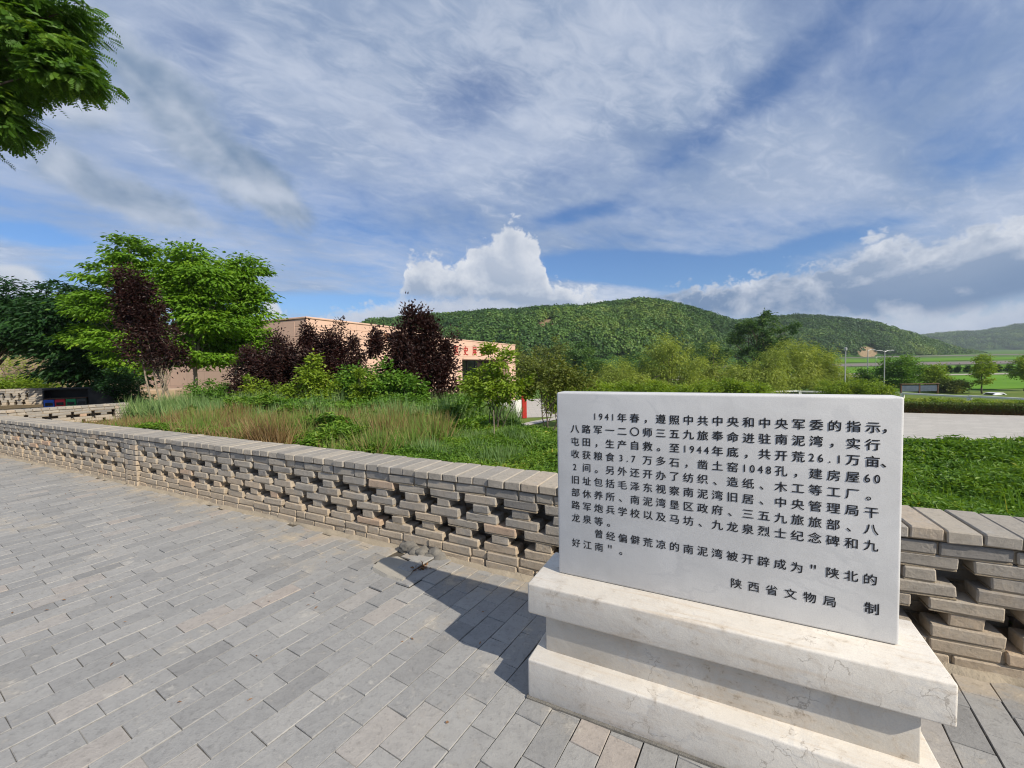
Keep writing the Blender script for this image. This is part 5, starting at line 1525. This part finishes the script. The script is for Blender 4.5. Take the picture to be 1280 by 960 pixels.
def hill(name, ridge, d_ridge, d_base, z_base, seed, n_tree, tsize, bare=(), gully=0.10, mat_leaf='leaf_wood', steep=0.75, back=1.35, veg=60):
    """ridge: list of (px, py). Ridge line at d_ridge, foot at d_base; canopy of many leaf clumps = stuff."""
    rng = R(seed)
    rx = np.array([r[0] for r in ridge], float); ry = np.array([r[1] for r in ridge], float)
    m = 220; pxs = np.linspace(rx[0], rx[-1], m); pys = np.interp(pxs, rx, ry)
    kk = np.ones(9) / 9; pys = np.convolve(np.pad(pys, 4, mode='edge'), kk, 'valid')
    dr = np.interp(pxs, rx, d_ridge if np.ndim(d_ridge) else np.full(len(rx), float(d_ridge)))
    db = np.interp(pxs, rx, d_base if np.ndim(d_base) else np.full(len(rx), float(d_base)))
    top = np.array([at(a, c, d) for a, c, d in zip(pxs, pys, dr)])
    vs_ = np.concatenate([np.linspace(0, 1, 60), np.linspace(1.03, back, 8)])
    Pg = np.zeros((len(vs_), m, 3)); bare_t = np.zeros((len(vs_), m))
    for i, v_ in enumerate(vs_):
        dep = db + (dr - db) * v_
        xx = top[:, 0] / top[:, 1] * dep
        hgt_ = top[:, 2] - tsize * 1.45 - z_base
        prof = np.sin(np.clip(v_, 0, 1) * math.pi / 2) ** steep if v_ <= 1 else 1 - ((v_ - 1) / (back - 1)) ** 1.3 * 0.9
        g = (fbm(pxs * 0.022 + seed, v_ * 1.5 + pxs * 0.003, seed, 4) - 0.47) * 2 * gully * math.sin(min(v_, 1) * math.pi) if v_ <= 1 else 0
        zz = z_base + hgt_ * np.clip(prof + g, 0, 1.02)
        if v_ <= 1:                                  # the front slope stays below the skyline
            zz = np.minimum(zz, CAM_H + (z_base + hgt_ - CAM_H) * dep / dr * (1 - 0.13 * (1 - v_)))
        Pg[i] = np.stack([xx, dep, zz], -1)
        for (bx, bv, bw, bh) in bare:
            bare_t[i] = np.maximum(bare_t[i], np.clip(1.6 - np.hypot((pxs - bx) / bw, (v_ - bv) / bh), 0, 1))
    b = Buf(); grid_surface(b, Pg, bare_t); b.build(name, MAT['hill'], smooth=True, kind='structure')
    # canopy
    nv = 60
    uu = rng.uniform(0, m - 1.001, n_tree); vv = rng.uniform(0.02, 1.0, n_tree) ** 0.8 * (nv - 1.001)
    i0, j0 = vv.astype(int), uu.astype(int); fi, fj = (vv - i0)[:, None], (uu - j0)[:, None]
    C = (Pg[i0, j0] * (1 - fi) + Pg[i0 + 1, j0] * fi) * (1 - fj) + (Pg[i0, j0 + 1] * (1 - fi) + Pg[i0 + 1, j0 + 1] * fi) * fj
    bt = bare_t[i0, j0]
    keep = (bt + rng.normal(0, 0.15, n_tree) < 0.45)
    C = C[keep]; n_tree = len(C)
    r = tsize * rng.uniform(0.55, 1.25, n_tree) * (0.75 + 0.6 * fbm(C[:, 0] * 0.02, C[:, 1] * 0.02, seed + 3))
    per = veg; N = n_tree * per; ci = np.repeat(np.arange(n_tree), per)
    d = rand_dir(rng, N); d[:, 2] = np.abs(d[:, 2]) * 0.95 + 0.02
    rad = (0.75 + 0.3 * rng.random(N)) * r[ci]
    pos = C[ci] + d * rad[:, None] * np.array([1, 1, 1.35]) + np.array([0, 0, 0.3]) * r[ci][:, None]
    nr = norm(d + rng.normal(0, 0.32, (N, 3)))
    tang = norm(np.cross(nr, rand_dir(rng, N)))
    zone = fbm(C[:, 0] * 0.012, C[:, 2] * 0.03 + C[:, 1] * 0.01, seed + 9)
    tint = np.clip((0.40 + 1.7 * (zone - 0.47) + rng.normal(0, 0.17, n_tree))[ci] + rng.normal(0, 0.08, N), 0, 1)
    bb = Buf(); add_leaves(bb, pos, tang, nr, 0.27 * r[ci], 0.23 * r[ci], tint)
    bb.build('hill_wood', MAT[mat_leaf], kind='stuff')


# far blue hill on the right, middle ridge, main hill
hill('hill', [(1100, 425), (1140, 421), (1180, 415.5), (1225, 413.5), (1260, 408), (1290, 403), (1340, 396), (1420, 392)], 1750, 1250, 12, 71, 2600, 11.0, steep=0.9, veg=80)
hill('hill', [(880, 406), (920, 402), (960, 396.5), (1000, 394), (1050, 397), (1090, 404), (1130, 415), (1170, 428), (1205, 439), (1230, 443)], [560, 570, 580, 590, 600, 610, 620, 640, 650, 660], [420, 420, 420, 430, 440, 460, 480, 520, 580, 640], 1.5, 72, 4600, 6.0,
     bare=[(1085, 0.09, 11, 0.07), (1180, 0.02, 8, 0.05)], steep=0.85, veg=130)
hill('hill', [(425, 432), (445, 410), (458, 402), (500, 398), (560, 394), (610, 388), (680, 385.5), (735, 384), (760, 378.5), (790, 374.5), (815, 375), (840, 378), (870, 386), (900, 397), (930, 408), (965, 430)],
     [330, 330, 330, 330, 335, 340, 350, 370, 385, 395, 400, 400, 400, 400, 395, 390], [190, 190, 190, 190, 190, 190, 195, 200, 205, 210, 220, 230, 240, 260, 290, 330], -3.0, 73, 6200, 4.3,
     bare=[(683, 0.33, 10, 0.10), (700, 0.45, 4, 0.16), (850, 0.55, 9, 0.12), (672, 0.28, 10, 0.05)], gully=0.22, veg=170)
# loess slope at the left edge
def loess():
    b = Buf(); xs = np.linspace(-95, -22, 40); v_ = np.linspace(0, 1, 24)
    P = np.zeros((24, 40, 3))
    for i, q in enumerate(v_):
        y = 34 + 26 * q + 2 * fbm(xs * 0.2, xs * 0 + q * 3, 5)
        P[i] = np.stack([xs, y, -0.6 + 9.0 * q ** 1.1 * np.clip((-xs - 22) / 8, 0, 1) + 0.8 * (fbm(xs * 0.3, q * 6 + xs * 0.1, 6) - 0.4)], -1)
    grid_surface(b, P, 1.0); b.build('hillside', MAT['hill'], smooth=True, kind='structure')


loess()


def haze():
    m = bpy.data.materials.new('valley_air'); m.use_nodes = True; nt = m.node_tree; nt.nodes.clear()
    out = nt.nodes.new('ShaderNodeOutputMaterial'); v = nt.nodes.new('ShaderNodeVolumePrincipled')
    v.inputs['Color'].default_value = (0.80, 0.88, 1.0, 1); v.inputs['Density'].default_value = 0.00015; v.inputs['Anisotropy'].default_value = 0.0
    nt.links.new(v.outputs[0], out.inputs['Volume'])
    b = Buf(); add_box(b, (900, 1200, 100), (5400, 2800, 212), 0, 0.01)
    b.build('haze', m, kind='stuff')


haze()
